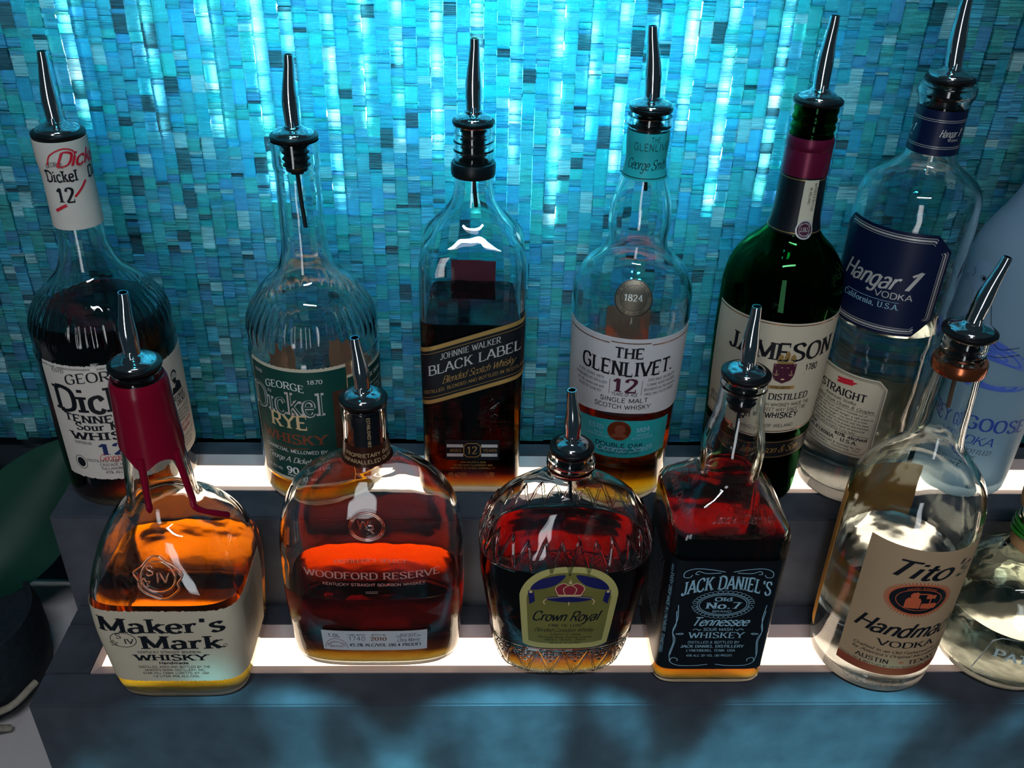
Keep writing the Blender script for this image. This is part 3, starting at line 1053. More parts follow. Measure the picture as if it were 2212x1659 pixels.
def leaf(p0, p1, p2, width, side):
    P = catmull([p0, p1, p2], 10)
    n = len(P)
    V, F = [], []
    side = np.array(side, float)
    side /= np.linalg.norm(side)
    for i, q in enumerate(P):
        t = i / (n - 1)
        wd = width * (math.sin(PI * min(1, t * 0.9 + 0.06)) ** 0.8)
        d = P[min(i + 1, n - 1)] - P[max(i - 1, 0)]
        nn = np.cross(d, side)
        nn /= np.linalg.norm(nn) + 1e-9
        for k, s in enumerate((-1, -0.5, 0, 0.5, 1)):
            V.append(q + side * wd * s + nn * (abs(s) * wd * 0.28))
    for i in range(n - 1):
        for k in range(4):
            F.append((i * 5 + k, i * 5 + k + 1, i * 5 + k + 6, i * 5 + k + 5))
    M = len(V)
    nrm = np.array([0, 0.0006, 0.0006])
    V2 = [q - nrm for q in V]
    F2 = [tuple(M + a for a in reversed(fa)) for fa in F]
    return V + V2, F + F2


for p0, p1, p2, wd, sd in (((0.002, 0.022, .072), (0.047, 0.052, .130), (0.099, 0.077, .205), 0.043, (0.8, 0.0, -0.6)),
                           ((-0.02, 0.02, .075), (-0.02, 0.06, .15), (0.02, 0.085, .21), 0.04, (0.9, -0.3, 0.2)),
                           ((-0.01, -0.02, .075), (-0.03, -0.05, .12), (-0.06, -0.10, .11), 0.04, (0.8, -0.4, 0.3)),
                           ((-0.02, 0.0, .075), (-0.06, 0.02, .15), (-0.12, 0.03, .17), 0.045, (0.2, 0.9, 0.3))):
    v, f = leaf(p0, p1, p2, wd, sd)
    mesh_obj('leaf', v, f, LEAF, pr, True)
    v, f = tube([(p0[0] * .5, p0[1] * .5, 0.066), p0, tuple((np.array(p0) + np.array(p1)) / 2)], 0.0035, 8)
    mesh_obj('stem', v, f, LEAF, pr, True, 60)


# ------------------------------------------------------------------ liquids
WHISKEY = liquid_mat('dark_whiskey', (16, 60, 240))
RED_WH = liquid_mat('red_whiskey', (13, 72, 280))
BLACKRED = liquid_mat('deep_red_whiskey', (26, 120, 320))
AMBER = liquid_mat('amber_whiskey', (2.8, 17.5, 135))
ORANGE = liquid_mat('orange_bourbon', (7, 46, 220))
GOLDL = liquid_mat('golden_scotch', (4.5, 25, 160))
WATER = liquid_mat('clear_spirit', (0.4, 0.2, 0.25), 1.35)

DICKEL = [(0, 46), (2, 49), (8, 51), (60, 51.3), (128, 51.2), (131, 50.4), (145, 50.4), (157, 47.3), (166, 42), (174, 35.5), (181, 28.5), (188, 22.5), (196, 18.8), (206, 16.6), (225, 16.0), (262, 15.6), (266, 16.6), (284, 16.6)]

# ---- back row 1: whisky with white neck sleeve
B = Bottle('whiskey_bottle', 'round dark whisky bottle with white neck sleeve and cream label behind the wax-dipped bottle', (-.2880, .633, T2), DICKEL, N=192, flute=(138, 172, 0.55, 40))
B.shell(GLASS)
B.liquid(155, BLACKRED)
lo, hi = deckle(29.5, .35, 3), deckle(131, .35, 4)
lb = B.sheet('label', -35, 52, lo, hi, OFFWHITE, zref=80)
q = text('ESTD', -24, -14, 124.5, 2.6, 'tinyr')
q += text('GEORGE', -14, 35, 115, 8.0, 'roman', arch=3.0)
q += text('Dickel', -27, 47, 91.5, 21, 'slab')
q += text('TENNESSEE', -23, 43, 83, 6.4, 'slab', arch=-1.0)
q += text('Sour Mash', -15, 35, 75.5, 6.2, 'bold')
q += text('WHISKY', -21, 41, 66, 6.8, 'slab', arch=0.8)
q += text('SUPERIOR', -20, -6, 62, 2.4, 'tinyr')
q += text('RECIPE', 26, 40, 62, 2.4, 'tinyr')
q += small(['DISTILLED AND CRAFTED AT', 'CASCADE HOLLOW', 'TULLAHOMA TENN', '45% ALC/VOL'], -13, 33, 46, 2.3, 3.6, 'tinyr')
q += disc(-19, 44, 3.6, 4.4, 20, 2) + ellipse(-19, 44, 5.2, 6.2, .4)
B.ink('lettering', q, BLACK, 80, lb)
B.ink('numeral', text('12', -1, 20, 53, 10, 'bold'), NAVY_INK, 80, lb)
B.ink('signature', text('George A. Dickel', -3, 36, 47.5, 6, 'script'), RED_INK, 80, lb)
sl = B.sheet('side_label', 52.3, 106, deckle(27.5, .35, 5), deckle(118.5, .4, 6), OFFWHITE, zref=80)
q = []
# bearded bust, engraved style
pc, pz = 69, 100
q += poly([(pc + 4.2 * math.cos(a), pz + 5.4 * math.sin(a)) for a in np.linspace(0.2, PI - 0.2, 10)] + [(pc - 4.2, pz + 1), (pc - 2.4, pz + 3.6), (pc + 2.6, pz + 3.4), (pc + 4, pz)], pc, pz + 4.6)
q += poly([(pc - 2.6, pz - 2), (pc + 2.4, pz - 2), (pc + 2, pz - 6.5), (pc - 1.2, pz - 7)])
q += poly([(pc - 5.5, pz - 15), (pc + 9, pz - 15), (pc + 7.5, pz - 8), (pc + 2.5, pz - 5.5), (pc - 1.5, pz - 10), (pc - 4, pz - 9)], pc + 2, pz - 11)
q += ribbon([(pc - 3.6, pz + 2), (pc - 3.4, pz - 2), (pc - 2.6, pz - 4)], .5) + ribbon([(pc + 3.2, pz + 2.5), (pc + 3.2, pz - 2)], .5) + ribbon([(pc - 2.4, pz + 1), (pc - .8, pz + 1.2)], .5) + ribbon([(pc + .6, pz + 1.2), (pc + 2, pz + 1)], .5) + ribbon([(pc, pz + .6), (pc - .6, pz - 1), (pc + .4, pz - 1.2)], .35)
q += text('GEORGE', 62, 80, 79, 4, 'bold') + text('A. DICKEL', 61, 83, 73.4, 4, 'bold')
q += small(['Tennessee whisky made', 'the patient way, the', 'old fashioned Sour', 'Mash Whisky by Dickel'], 59, 85, 68.5, 2.0, 3.2, 'ital')
q += small(['charcoal mellowed by hand', 'from the hills of the', 'Cascade Hollow', 'small batch'], 60, 86, 43, 1.8, 3.0, 'ital')
B.ink('lettering', q, BLACK, 80, sl)
B.ink('red_lettering', text('Finest Quality', 61, 84, 53.5, 3.2, 'ital') + text('Sippin', 65, 80, 48.5, 3.2, 'ital'), RED_INK, 80, sl)
nk = B.sheet('neck_sleeve', -51, 51, 222, lambda u: 284.4 + 0 * u, OFFWHITE, off=1.0, thick=.7, zref=240)
q = text('GEORGE', -5, 5, 267, 3.0, 'roman', arch=1.2) + text('Dickel', -7.5, 12, 257, 8.2, 'slab') + text('Dickel', 20.5, 40, 257, 8.2, 'slab') + text('12', -2.5, 8, 242.5, 10, 'bold')
B.ink('lettering', q, BLACK, 240, nk, 1.2)
B.ink('signature', text('Dickel', 1, 32, 268, 9.5, 'scriptb') + ribbon(catmull([(-6, 236), (-1, 239), (2, 240.5)], 4), 2.0) + ribbon(catmull([(8, 246), (13, 251), (17, 256)], 4), 1.4) + ribbon(catmull([(-4, 269), (-1, 276), (7, 280), (13, 277), (11, 270)], 6), .9), RED_INK, 240, nk, 1.25)
B.pourer(ring=17.6, dome=14.5, tilt=2.0, bend=1.5, length=46)

# ---- back row 2: rye with dark green label
B = Bottle('whiskey_bottle', 'nearly empty clear whisky bottle with dark green label and empty fluted shoulder', (-.1290, .634, T2), [(z, r * (.975 if z < 170 else 1.0)) for z, r in DICKEL], N=192, flute=(138, 172, 0.55, 40))
B.shell(GLASS)
B.liquid(21, WHISKEY)
lb = B.sheet('label', -50, 31.5, deckle(25, .3, 13), deckle(129, .3, 14), CREAM, zref=80)
B.sheet('green_field', -49, 31.4, 28.0, 126.5, GREENP, off=.36, thick=.08, zref=80, parent=lb)
q = text('ESTD', -44, -36, 119, 2.4, 'tinyr') + text('1870', 2, 13, 116.5, 3.4, 'tinyr') + text('GEORGE', -33, -1, 109, 6.0, 'roman', arch=2.4)
q += text('CHARCOAL MELLOWED BY', -40, 12, 53, 3.0, 'tinyr')
q += ribbon([(-40, 50.5), (12, 50.5)], .25) + ribbon([(-40, 40.5), (12, 40.5)], .25)
q += text('George A. Dickel & Co.', -40, 12, 43.5, 5.0, 'script')
q += text('45% ALC-VOL', -43, -26, 33, 2.4, 'tinyr') + text('90', -22, -12, 32.5, 6, 'slab') + text('PROOF', -22, -12, 29.4, 1.8, 'tinyr') + text('90', -6, 0, 33, 2.6, 'tinyr')
B.ink('lettering', q, WHITE_INK, 80, lb, .5)
B.ink('title', text('Dickel', -47, 12, 88.5, 20, 'slab'), SILVER_INK, 80, lb, .5)
B.ink('title_inline', text('Dickel', -46.6, 12.4, 88.9, 20, 'sansl'), GREENP, 80, lb, .58)
B.ink('rye_lettering', text('RYE', -31, -1, 76, 12, 'bold'), BEIGE_INK, 80, lb, .5)
B.ink('whisky_lettering', text('WHISKY', -41, 12, 62, 8.4, 'slab') + ribbon(catmull([(-28, 58.5), (-15, 57), (-2, 58.5)], 8), .7), BROWN_INK, 80, lb, .5)
sl = B.sheet('side_label', 32, 78, deckle(25, .3, 15), deckle(118.5, .3, 16), CREAM, zref=80)
B.sheet('green_field', 32.1, 77, 27, 116.5, GREENP, off=.36, thick=.08, zref=80, parent=sl)
B.sheet('brown_band', 19.5, 31.3, 32, 108, plain('brown_band', lin(70, 44, 30), .5, noise=.25, nscale=200), off=.44, thick=.06, zref=80, parent=lb)
B.ink('lettering', [a + [29.5, 68] for a in rotq(text('MELLOW AS MOONLIGHT', -26, 26, 0, 2.6, 'tinyr'), 0, 0, 90)], BEIGE_INK, 80, lb, .56)
q = text('GEORGE', 44, 58, 108, 3, 'bold') + text('DICKEL', 60, 72, 108, 3, 'bold') + small(['Handmade rye whisky', 'the patient way in', 'the Cascade Hollow', 'chilled before it is', 'mellowed through', 'sugar maple charcoal'], 43, 73, 101, 2.0, 4.2, 'ital')
B.ink('lettering', q, WHITE_INK, 80, sl, .5)
H = B.half(60)
B.sheet('back_label', H * 125 / 180, H * 178 / 180, 20, 98, PEACH, zref=60)
B.sheet('back_label', H * 212 / 180, H * 240 / 180, 20, 100, PEACH, zref=60)
B.pourer(ring=16.6, dome=13.8, tilt=2.0, bend=2.0, length=47, tubelen=42)

# ---- back row 3: square bottle with slanted black label
JW = [(0, 36.0, None, 7), (2.5, 38.4, None, 8), (8, 39.2, None, 8), (100, 39.4, None, 8), (160, 40, None, 8), (197, 39.6, None, 7.5), (209, 37.0, None, 6), (218, 31.0, None, 4.4), (231, 21.0, None, 2.8), (243, 15.0, None, 2), (258, 13.4), (275, 13.8), (277, 14.4), (281, 13.7), (283, 14.3), (287, 13.7), (289, 14.2), (294, 14.0)]
B = Bottle('whiskey_bottle', 'tall square whisky bottle with slanted black and gold label', (-.0057, .6423, T2), JW, base=5, N=128)
B.shell(GLASS)
B.liquid(157, BLACKRED)
sl_ = .35
lb = B.sheet('label', -44, 46, lambda u: 98.5 + sl_ * u, lambda u: 150 + sl_ * u, BLACKP, zref=125)
for a_, b_, nm in ((146.0, 149.6, 'gold_edge'), (98.9, 102.4, 'gold_edge')):
    B.sheet(nm, -44, 46, lambda u, a_=a_: a_ + sl_ * u, lambda u, b_=b_: b_ + sl_ * u, GOLD, off=.36, thick=.08, zref=125, parent=lb, nv=2)
crv = lambda u: sl_ * u
q = text('JOHNNIE WALKER', -24, 21, 136.2, 5.0, 'roman', curve=crv) + text('BLACK LABEL', -33, 36.5, 124.6, 8.2, 'roman', curve=crv)
B.ink('lettering', q, SILVER_INK, 125, lb, .5)
q = text('Blended Scotch Whisky', -23, 32, 114.8, 6.0, 'script', curve=crv) + text('DISTILLED, BLENDED AND BOTTLED IN SCOTLAND', -38, 43, 108.6, 2.7, 'tinyr', curve=crv)
q += ribbon([(u, 143.6 + sl_ * u) for u in np.linspace(-43, 45, 40)], .35) + ribbon([(u, 104.8 + sl_ * u) for u in np.linspace(-43, 45, 40)], .35)
B.ink('gold_lettering', q, GOLD, 125, lb, .5)
l2 = B.sheet('age_label', -21, 22, 34.5, 54, BLACKP, zref=44)
oc = lambda w_, h_, c_: [(-w_, -h_ + c_), (-w_ + c_, -h_), (w_ - c_, -h_), (w_, -h_ + c_), (w_, h_ - c_), (w_ - c_, h_), (-w_ + c_, h_), (-w_, h_ - c_), (-w_, -h_ + c_)]
B.ink('silver_bars', rect(-20, 47, -7, 50) + rect(7.5, 47, 20.5, 50) + rect(-20, 38, -7, 41) + rect(7.5, 38, 20.5, 41), SILVER_INK, 44, l2, .4)
B.ink('lettering', ribbon([(x_ + .2, y_ + 44.3) for x_, y_ in oc(6.6, 6.6, 2.6)], .7) + text('12', -3.6, 4.2, 40.8, 7, 'roman') + text('AGED', -17.5, -8.5, 42.9, 2.4, 'sans') + text('YEARS', 9, 20, 42.9, 2.4, 'sans'), GOLD, 44, l2, .5)
B.ink('small_lettering', small(['JOHN WALKER & SONS', 'ESTABLISHED KILMARNOCK 1820', 'IMPORTED BY DIAGEO, NORWALK, CT'], -17, 19, 31.5, 1.6, 3.0), GOLD, 30, None, .3)
B.ink('strength_lettering', text('40% ALC/VOL', -19, -4, 17.5, 4.2, 'tiny') + text('1 LITRE', 11, 18.5, 17.5, 4.2, 'tiny'), GOLD, 30, None, .3)
H = B.half(140)
B.sheet('back_label', H - 18, H + 18, 112, 174, BURGP, zref=140)
v, f = lathe([(r / 1000, z / 1000) for r, z in ((13.0, 258), (15.4, 258.4), (16.0, 260), (16.0, 266.5), (15.2, 268), (13.0, 268))], 40)
mesh_obj('neck_ring', v, f, RUBBER, B.root, True, 40)
B.pourer(ring=14.8, dome=12.6, tilt=0.5, bend=1.2, length=48, stop=26)

# ---- back row 4: scotch with white and teal labels
GLEN = [(0, 37.5), (2.5, 40.2), (35, 41.5), (77, 42.6), (103, 43.6), (141, 44.6), (165, 45.2), (177, 44.8), (186, 42.4), (197, 35.9), (203, 28.4), (210, 22.8), (217, 21.4), (229, 22.6), (242, 21.6), (256, 18.2), (265, 15.6), (277, 13.8), (290, 14.6), (296, 14.6), (298, 14.3), (300, 15.4), (306, 15.2)]
B = Bottle('whiskey_bottle', 'scotch bottle with white and teal labels and round bronze shoulder seal', (.115, .6312, T2), GLEN, base=4)
B.shell(GLASS)
B.liquid(86, GOLDL)
lb = B.sheet('label', -66, 56, lambda u: 88 + 2.2 * np.sin((u + 30) / 17.0), 156, WHITEP, zref=115)
q = text('THE', -15.5, 5.5, 139.5, 8.6, 'bold') + text('GLENLIVET.', -42, 32, 125, 12.0, 'bold', arch=-0.8)
q += text('SINGLE MALT', -24, 13, 100.2, 3.8, 'sans') + text('SCOTCH WHISKY', -28.5, 16, 94.2, 3.8, 'sans') + text('YEARS OF AGE', -15.5, 4.5, 106.2, 2.8, 'sans')
q += small(['In 1824, GEORGE SMITH', 'ESTABLISHED HIS DISTILLERY', 'IN THE remote and wild', 'VALLEY OF GLENLIVET.'], -49, -19.5, 119, 2.2, 4.2, 'tinyr') + small(['EVER SINCE, HIS SMOOTH', 'FLOWING WHISKY HAS BEEN', 'REGARDED AS THE definitive', 'SINGLE MALT SCOTCH WHISKY'], 9, 39, 119, 2.2, 4.2, 'tinyr')
B.ink('lettering', q, BLACK, 115, lb)
B.ink('numeral', text('12', -14.5, 3.5, 109.8, 11.5, 'bold') + ribbon([(-17.5, 107), (-17.5, 120)], .35) + ribbon([(7, 107), (7, 120)], .35), MAROON, 115, lb)
B.ink('copper_lines', ribbon([(u, 151) for u in np.linspace(-62, -20, 24)], .7) + ribbon([(u, 152.4) for u in np.linspace(-19, 10, 20)], .7) + ribbon([(u, 151) for u in np.linspace(11, 52, 24)], .7), COPPER, 115, lb)
l2 = B.sheet('teal_label', -46, 38, 47.5, lambda u: 81 + 2.2 * np.sin((u + 30) / 17.0), TEALP, zref=65)
B.ink('medal', disc(-6.5, 73.5, 9.2, 9.2), COPPER, 65, l2, .4)
pc, pz = -6.0, 73
q = poly([(pc + 4 * math.cos(a), pz + 1.5 + 4.6 * math.sin(a)) for a in np.linspace(0, 2 * PI, 14)[:-1]]) + poly([(pc - 7, pz - 6), (pc + 6.5, pz - 6), (pc + 5, pz - 3), (pc, pz - 1.5), (pc - 5, pz - 3)])
q += ellipse(-6.5, 73.5, 8.9, 8.9, .5)
B.ink('medal_relief', q, BROWN_INK, 65, l2, .5)
B.ink('lettering', text('ESTD', -31, -19, 72.5, 4, 'roman') + text('1824', 7, 18, 72, 4, 'roman') + small(['FROM THE', 'GLENLIVET DISTILLERY'], -32, -14, 68, 1.8, 2.8) + small(['MATURED AND', 'BOTTLED IN SCOTLAND'], 4, 22, 68, 1.8, 2.8) + text('George Smith', -24, 22, 53, 6, 'script'), BLUE_INK, 65, l2)
B.ink('dark_lettering', text('DOUBLE OAK', -24.5, 14, 57.6, 3.6, 'sans') + small(['MATURED IN EUROPEAN OAK', 'AND AMERICAN OAK CASKS'], -22, 12, 54, 1.8, 3.0), BLACK, 65, l2, .5)
sr = 187.5
se = B.sheet('seal', -19.5, 7.5, lambda u: sr - np.sqrt(np.maximum(0.3, 13.5 ** 2 - (u + 6) ** 2)), lambda u: sr + np.sqrt(np.maximum(0.3, 13.5 ** 2 - (u + 6) ** 2)), plain('bronze', lin(112, 104, 86), .35, .5), off=1.0, thick=.9, zref=sr, nu=40)
q = ellipse(-6, sr, 13, 13, .6) + ellipse(-6, sr, 9.2, 9.2, .4) + arc_text('THE SMOOTH FLOWING ONE', -6, sr, 9.9, 90, 30, 2.2, 'tinyr') + arc_text('THE GLENLIVET', -6, sr, 12.2, -90, 18, 2.2, 'tinyr', True)
for k in range(-8, 9):
    hh = math.sqrt(max(0, 8.8 ** 2 - k * k))
    if hh > 1:
        q += ribbon([(-6 + k + .35 * math.sin(y_ * 2.2), sr + y_) for y_ in np.linspace(-hh, hh, 18) if abs(y_) > 2.8 or abs(k) > 7], .35)
B.ink('engraving', q, BLACK, sr, se, 1.1)
B.ink('year', text('1824', -12.4, 0.4, sr - 2.1, 4.4, 'roman'), SILVER_INK, sr, se, 1.15)
nl = B.sheet('neck_label', -44, 44, 264, 297, TEALP, zref=277)
B.ink('lettering', text('THE', 0, 6, 291.5, 3.4, 'sansl') + text('GLENLIVET', -11, 17, 285.5, 5, 'sansl') + text('George Smith', -16, 14, 272, 7, 'script') + ribbon([(u, 266) for u in np.linspace(-43, 43, 50)], .5), BLACK, 277, nl)
H = B.half(100)
B.sheet('back_label', H * 146 / 180, H * 196 / 180, 40, 138, PEACH, zref=100)
B.pourer(zt=308.5, ring=15.0, dome=14.6, tilt=-6.0, bend=-1.5, length=46)

# ---- back row 5: green bottle
JAM = [(0, 36.5), (2.5, 39.3), (32, 40.5), (74, 42), (114, 43.8), (151, 44.6), (178, 44.4), (190, 43.2), (201, 40.0), (213, 32), (221, 23.8), (228, 19.0), (240, 16.8), (254, 16.1), (273, 15.5), (296, 15.0), (298, 14.2), (301, 15.2), (304, 14.2), (307, 15.2), (310, 14.2), (313, 15.0), (316.5, 14.6)]
B = Bottle('whiskey_bottle', 'dark green whiskey bottle with cream label and burgundy neck foil', (.2277, .6291, T2), JAM, base=8)
B.shell(GREEN_GLASS, stipple=False)
B.liquid(165, GOLDL)
lb = B.sheet('label', -67, 61, 74, 171, CREAM, zref=125)
def outline(u0, u1, v0, v1, wd, n=40):
    return ribbon([(u, v0) for u in np.linspace(u0, u1, n)], wd) + ribbon([(u, v1) for u in np.linspace(u0, u1, n)], wd) + ribbon([(u0, v0), (u0, v1)], wd) + ribbon([(u1, v0), (u1, v1)], wd)
B.ink('gold_border', outline(-65.5, 59.5, 75.6, 169.4, .6) + ribbon([(15, 137), (27, 139)], .35) + ribbon([(14, 128), (26, 130)], .35), COPPER, 125, lb)
q = text('JAMESON', -47, 38, 142, 14, 'bold', arch=-1.5) + text('1780', 15, 26, 130.8, 5, 'sansb') + text('TRIPLE', -40, -14, 105.5, 5.4, 'bold') + text('DISTILLED', -9, 23, 105.5, 5.4, 'bold')
q += small(['A BLENDED IRISH WHISKEY MADE THE', 'SAME BOW STREET WAY SINCE 1780'], -36, 27, 99.5, 3.0, 4.6, 'sans') + text('IRISH', -36, -14, 88.5, 5.2, 'sansb') + text('WHISKEY', -9, 18, 88.5, 5.2, 'sansb') + text('PRODUCT OF IRELAND', -27, 16, 79.6, 2.8, 'sans')
q += text('40% ALC', -62, -49, 90, 4, 'sans') + text('80 PROOF', -62, -49, 85, 3, 'sans')
B.ink('lettering', q, BLACK, 125, lb)
# coat of arms with a ship
sc = -1.5
B.ink('shield', poly([(sc - 8.5, 137.5), (sc + 8.5, 137.5), (sc + 8.2, 128), (sc + 6.5, 123.5), (sc, 120.5), (sc - 6.5, 123.5), (sc - 8.2, 128)]), MAROON, 125, lb)
B.ink('shield_marks', ribbon([(sc - 7.5, 136.5), (sc + 6.5, 124)], .5) + ribbon([(sc + 7.5, 136.5), (sc - 6.5, 124)], .5) + text('*', sc - 1.6, sc + 1.6, 122, 4.4, 'sansb') + ribbon([(sc - 5.5, 127.5), (sc - 5.5, 132)], .4) + ribbon([(sc + 5.5, 127.5), (sc + 5.5, 132)], .4) + ellipse(sc - 5.5, 129, 1.6, 1.6, .35, 10, 180, 360) + ellipse(sc + 5.5, 129, 1.6, 1.6, .35, 10, 180, 360) + ribbon([(sc - 3, 134.4), (sc + 3, 134.4)], .4), BEIGE_INK, 125, lb, .5)
q = poly([(sc - 7, 139.4), (sc + 7, 139.4), (sc + 5.4, 137.6), (sc - 5.4, 137.6)])
for dx, hh in ((-4.5, 6), (0, 9), (4.5, 6)):
    q += poly([(sc + dx - 2, 140.2), (sc + dx + 1.8, 140.2), (sc + dx + 2.3, 140 + hh * .6), (sc + dx + .4, 140 + hh), (sc + dx - 1.4, 140 + hh * .7)])
B.ink('ship', q + rect(-12, 115.4, 9, 118.2), GOLD, 125, lb)
B.ink('motto', text('SINE METU', -9, 6, 115.9, 1.9, 'tiny'), BLACK, 125, lb, .5)
bd = B.sheet('lower_band', -66, 60, 49, 66, BLACKP, zref=58)
B.ink('signature', text('John Jameson & Son', -36, 26, 54.5, 6.5, 'script') + ribbon([(u, 50.2) for u in np.linspace(-65, 59, 50)], .4) + ribbon([(u, 64.8) for u in np.linspace(-65, 59, 50)], .4), GOLD, 58, bd)
v, f = lathe([(r / 1000, z / 1000) for r, z in ((15.6, 269), (16.3, 269.2), (16.2, 286), (15.8, 287), (16.4, 288.2), (16.3, 293.5), (15.6, 295.5), (14.8, 295.6))], 40)
fo = mesh_obj('neck_foil', v, f, BURG, B.root, True, 40)
B.ink('signature', text('John Jameson', 4, 30, 275.5, 6.5, 'script') + text('& Son', -20, -6, 276.5, 5, 'script'), GOLD, 278, fo, .75)
nl = B.sheet('neck_label', -52, 52, 228, 269, BLACKP, zref=248)
for v_ in (229.4, 267.6):
    B.ink('gold_edging', ribbon([(u, v_) for u in np.linspace(-52, 52, 50)], .4), GOLD, 248, nl)
sp_ = B.sheet('neck_strip', -3.6, 7, 235, 268, CREAM, off=.45, thick=.15, zref=248)
B.ink('lettering', [a + [3.9, 256] for a in rotq(text('MATURED & BOTTLED', -10, 10, 0, 1.7, 'sans'), 0, 0, -90)] + [a + [6.0, 258] for a in rotq(text('DISTILLED', -5, 5, 0, 1.7, 'sans'), 0, 0, -90)] + [a + [.8, 257] for a in rotq(text('IN IRELAND', -6, 6, 0, 1.7, 'sans'), 0, 0, -90)], BLACK, 248, sp_, .55)
sz = 232.5
se = B.sheet('neck_seal', -4.6, 7.8, lambda u: sz - np.sqrt(np.maximum(.1, 6.2 ** 2 - (u - 1.6) ** 2)) * 1.15, lambda u: sz + np.sqrt(np.maximum(.1, 6.2 ** 2 - (u - 1.6) ** 2)) * 1.15, SILVER_INK, off=.7, thick=.25, zref=sz, nu=30)
B.ink('seal_field', disc(1.6, sz, 5.3, 6.1, 24, 3), MAROON, sz, se, .8)
B.ink('lettering', text('JJ&S', -1.6, 4.8, sz - 1.5, 3.2, 'roman') + ellipse(1.6, sz, 3.9, 4.5, .25) + arc_text('JOHN JAMESON', 1.6, sz, 4.15, 90, 9, 1.1) + arc_text('& SON LIMITED', 1.6, sz, 5.2, -90, 9, 1.1, 'tiny', True), SILVER_INK, sz, se, .88)
B.pourer(ring=16.8, dome=13.4, tilt=0.5, bend=1.5, length=47, stop=24)

# ---- back row 6: vodka with navy labels
HAN = [(0, 37), (4, 40.6), (32, 41.6), (130, 41.6), (196, 42.4), (238, 42.6), (254, 41.7), (263, 38.6), (269, 33.2), (274, 26), (279, 20), (285, 17.2), (300, 16.5), (318, 16.3), (322, 17.6), (326, 19.3), (330.5, 18.8), (332.5, 16.5)]
B = Bottle('vodka_bottle', 'tall clear vodka bottle with navy octagonal label and navy neck band', (.314, .6284, T2), HAN, base=12)
B.shell(GLASS)
B.liquid(158, WATER)
def octa(u0, u1, v0, v1, c):
    lo = lambda u: v0 + np.maximum(0, np.maximum(u0 + c - u, u - (u1 - c)))
    hi = lambda u: v1 - np.maximum(0, np.maximum(u0 + c - u, u - (u1 - c)))
    ln = lambda d, wd: ribbon([(u0 + d, v0 + c + d * .4), (u0 + c + d * .4, v0 + d)] + [(u, v0 + d) for u in np.linspace(u0 + c + d, u1 - c - d, 24)] + [(u1 - c - d * .4, v0 + d), (u1 - d, v0 + c + d * .4), (u1 - d, v1 - c - d * .4), (u1 - c - d * .4, v1 - d)] + [(u, v1 - d) for u in np.linspace(u1 - c - d, u0 + c + d, 24)] + [(u0 + c + d * .4, v1 - d), (u0 + d, v1 - c - d * .4), (u0 + d, v0 + c + d * .4)], wd)
    return lo, hi, ln
lo, hi, ln = octa(-80, 13.5, 160.5, 240, 13)
lb = B.sheet('label', -80, 13.5, lo, hi, NAVYP, zref=200, nu=110)
q = ln(2.6, .5) + ln(4.4, 1.3) + ln(6.2, .4)
q += text('Hangar', -62, -19, 196, 13.5, 'scriptb') + text('1', -15.5, -7.5, 197, 14.5, 'scriptb') + text('VODKA', -32, -6, 189.2, 4.6, 'sans')
B.ink('lettering', q, SILVER_INK, 200, lb)
B.ink('blue_lettering', text('California, U.S.A.', -57, -13, 181, 4.2, 'roman') + ribbon([(u, 186.6) for u in np.linspace(-55, -14, 24)], .3), BLUE_INK, 200, lb)
lo, hi, ln = octa(-72, -4.5, 49.5, 121, 7)
l2 = B.sheet('lower_label', -72, -4.5, lo, hi, CREAM, zref=85, nu=80)
q = ln(1.6, .4) + ln(2.8, .25) + text('STRAIGHT', -58, -18, 100, 6.4, 'bold')
q += small(['American Vodka', 'Distilled from Grain & Grapes'], -66, -10, 95.6, 2.8, 4.2, 'ital')
q += small(['We began making our vodka in Alameda out of', 'an old World War II aircraft hangar, a real piece of', 'history. We make Hangar 1 one batch at a time,', 'using rigorous distillation methods and the best', 'that nature has to offer. Fine grapes are blended', 'with midwestern grains to create an exquisite', 'vodka with a slightly fruity note.'], -67, -9, 87.4, 1.7, 2.9, 'tiny')
q += text('1 Liter............ 40% alc/vol', -67, -9.5, 65, 2.9, 'bold') + text('CALIFORNIA - U.S.A.', -63, -16, 60.4, 3.1, 'bold') + small(['Products are produced & bottled by the', 'Hangar 1 Distillery - California, USA'], -66, -12, 56.8, 1.7, 2.8, 'tiny')
q += ribbon([(u, 90.4) for u in np.linspace(-68, -8, 30)], .25) + ribbon([(u, 69) for u in np.linspace(-68, -8, 30)], .25)
B.ink('lettering', q, BLACK, 85, l2)
pl = rect(-43, 110.6, -30, 112.4) + rect(-43, 113.6, -30, 115.4) + poly([(-44, 112), (-30, 111.4), (-26.5, 113.2), (-28, 113.6), (-40, 114)]) + disc(-36.5, 112.4, 2.2, 2) + ribbon([(-40, 111), (-39, 115)], .5) + ribbon([(-33, 111), (-32, 115)], .5)
B.ink('biplane', rotq(pl, -36, 113, 8), RED_INK, 85, l2)
nb = B.sheet('neck_band', -51, 51, 287, 317, NAVYP, zref=302)
q = []
for c_ in (-32, 2, 36):
    q += text('Hangar', c_ - 7, c_ + 4.5, 300, 5, 'scriptb') + text('1', c_ + 5.5, c_ + 8, 300.3, 5.4, 'scriptb') + text('VODKA', c_ - 1, c_ + 7, 297, 1.5, 'sans')
for vv in (292, 293.2, 309.8, 311):
    q += ribbon([(u, vv) for u in np.linspace(-51, 51, 60)], .3)
B.ink('lettering', q, SILVER_INK, 302, nb)
H = B.half(70)
bl = B.sheet('back_label', H * 108 / 180, H * 150 / 180, 22, 92, CREAM, zref=70)
B.pourer(zt=332.5, ring=16.4, dome=14.0, tilt=-4.0, bend=2.0, length=52, stop=27, bore=10.5, tubelen=38, tube_mat=GLASS)

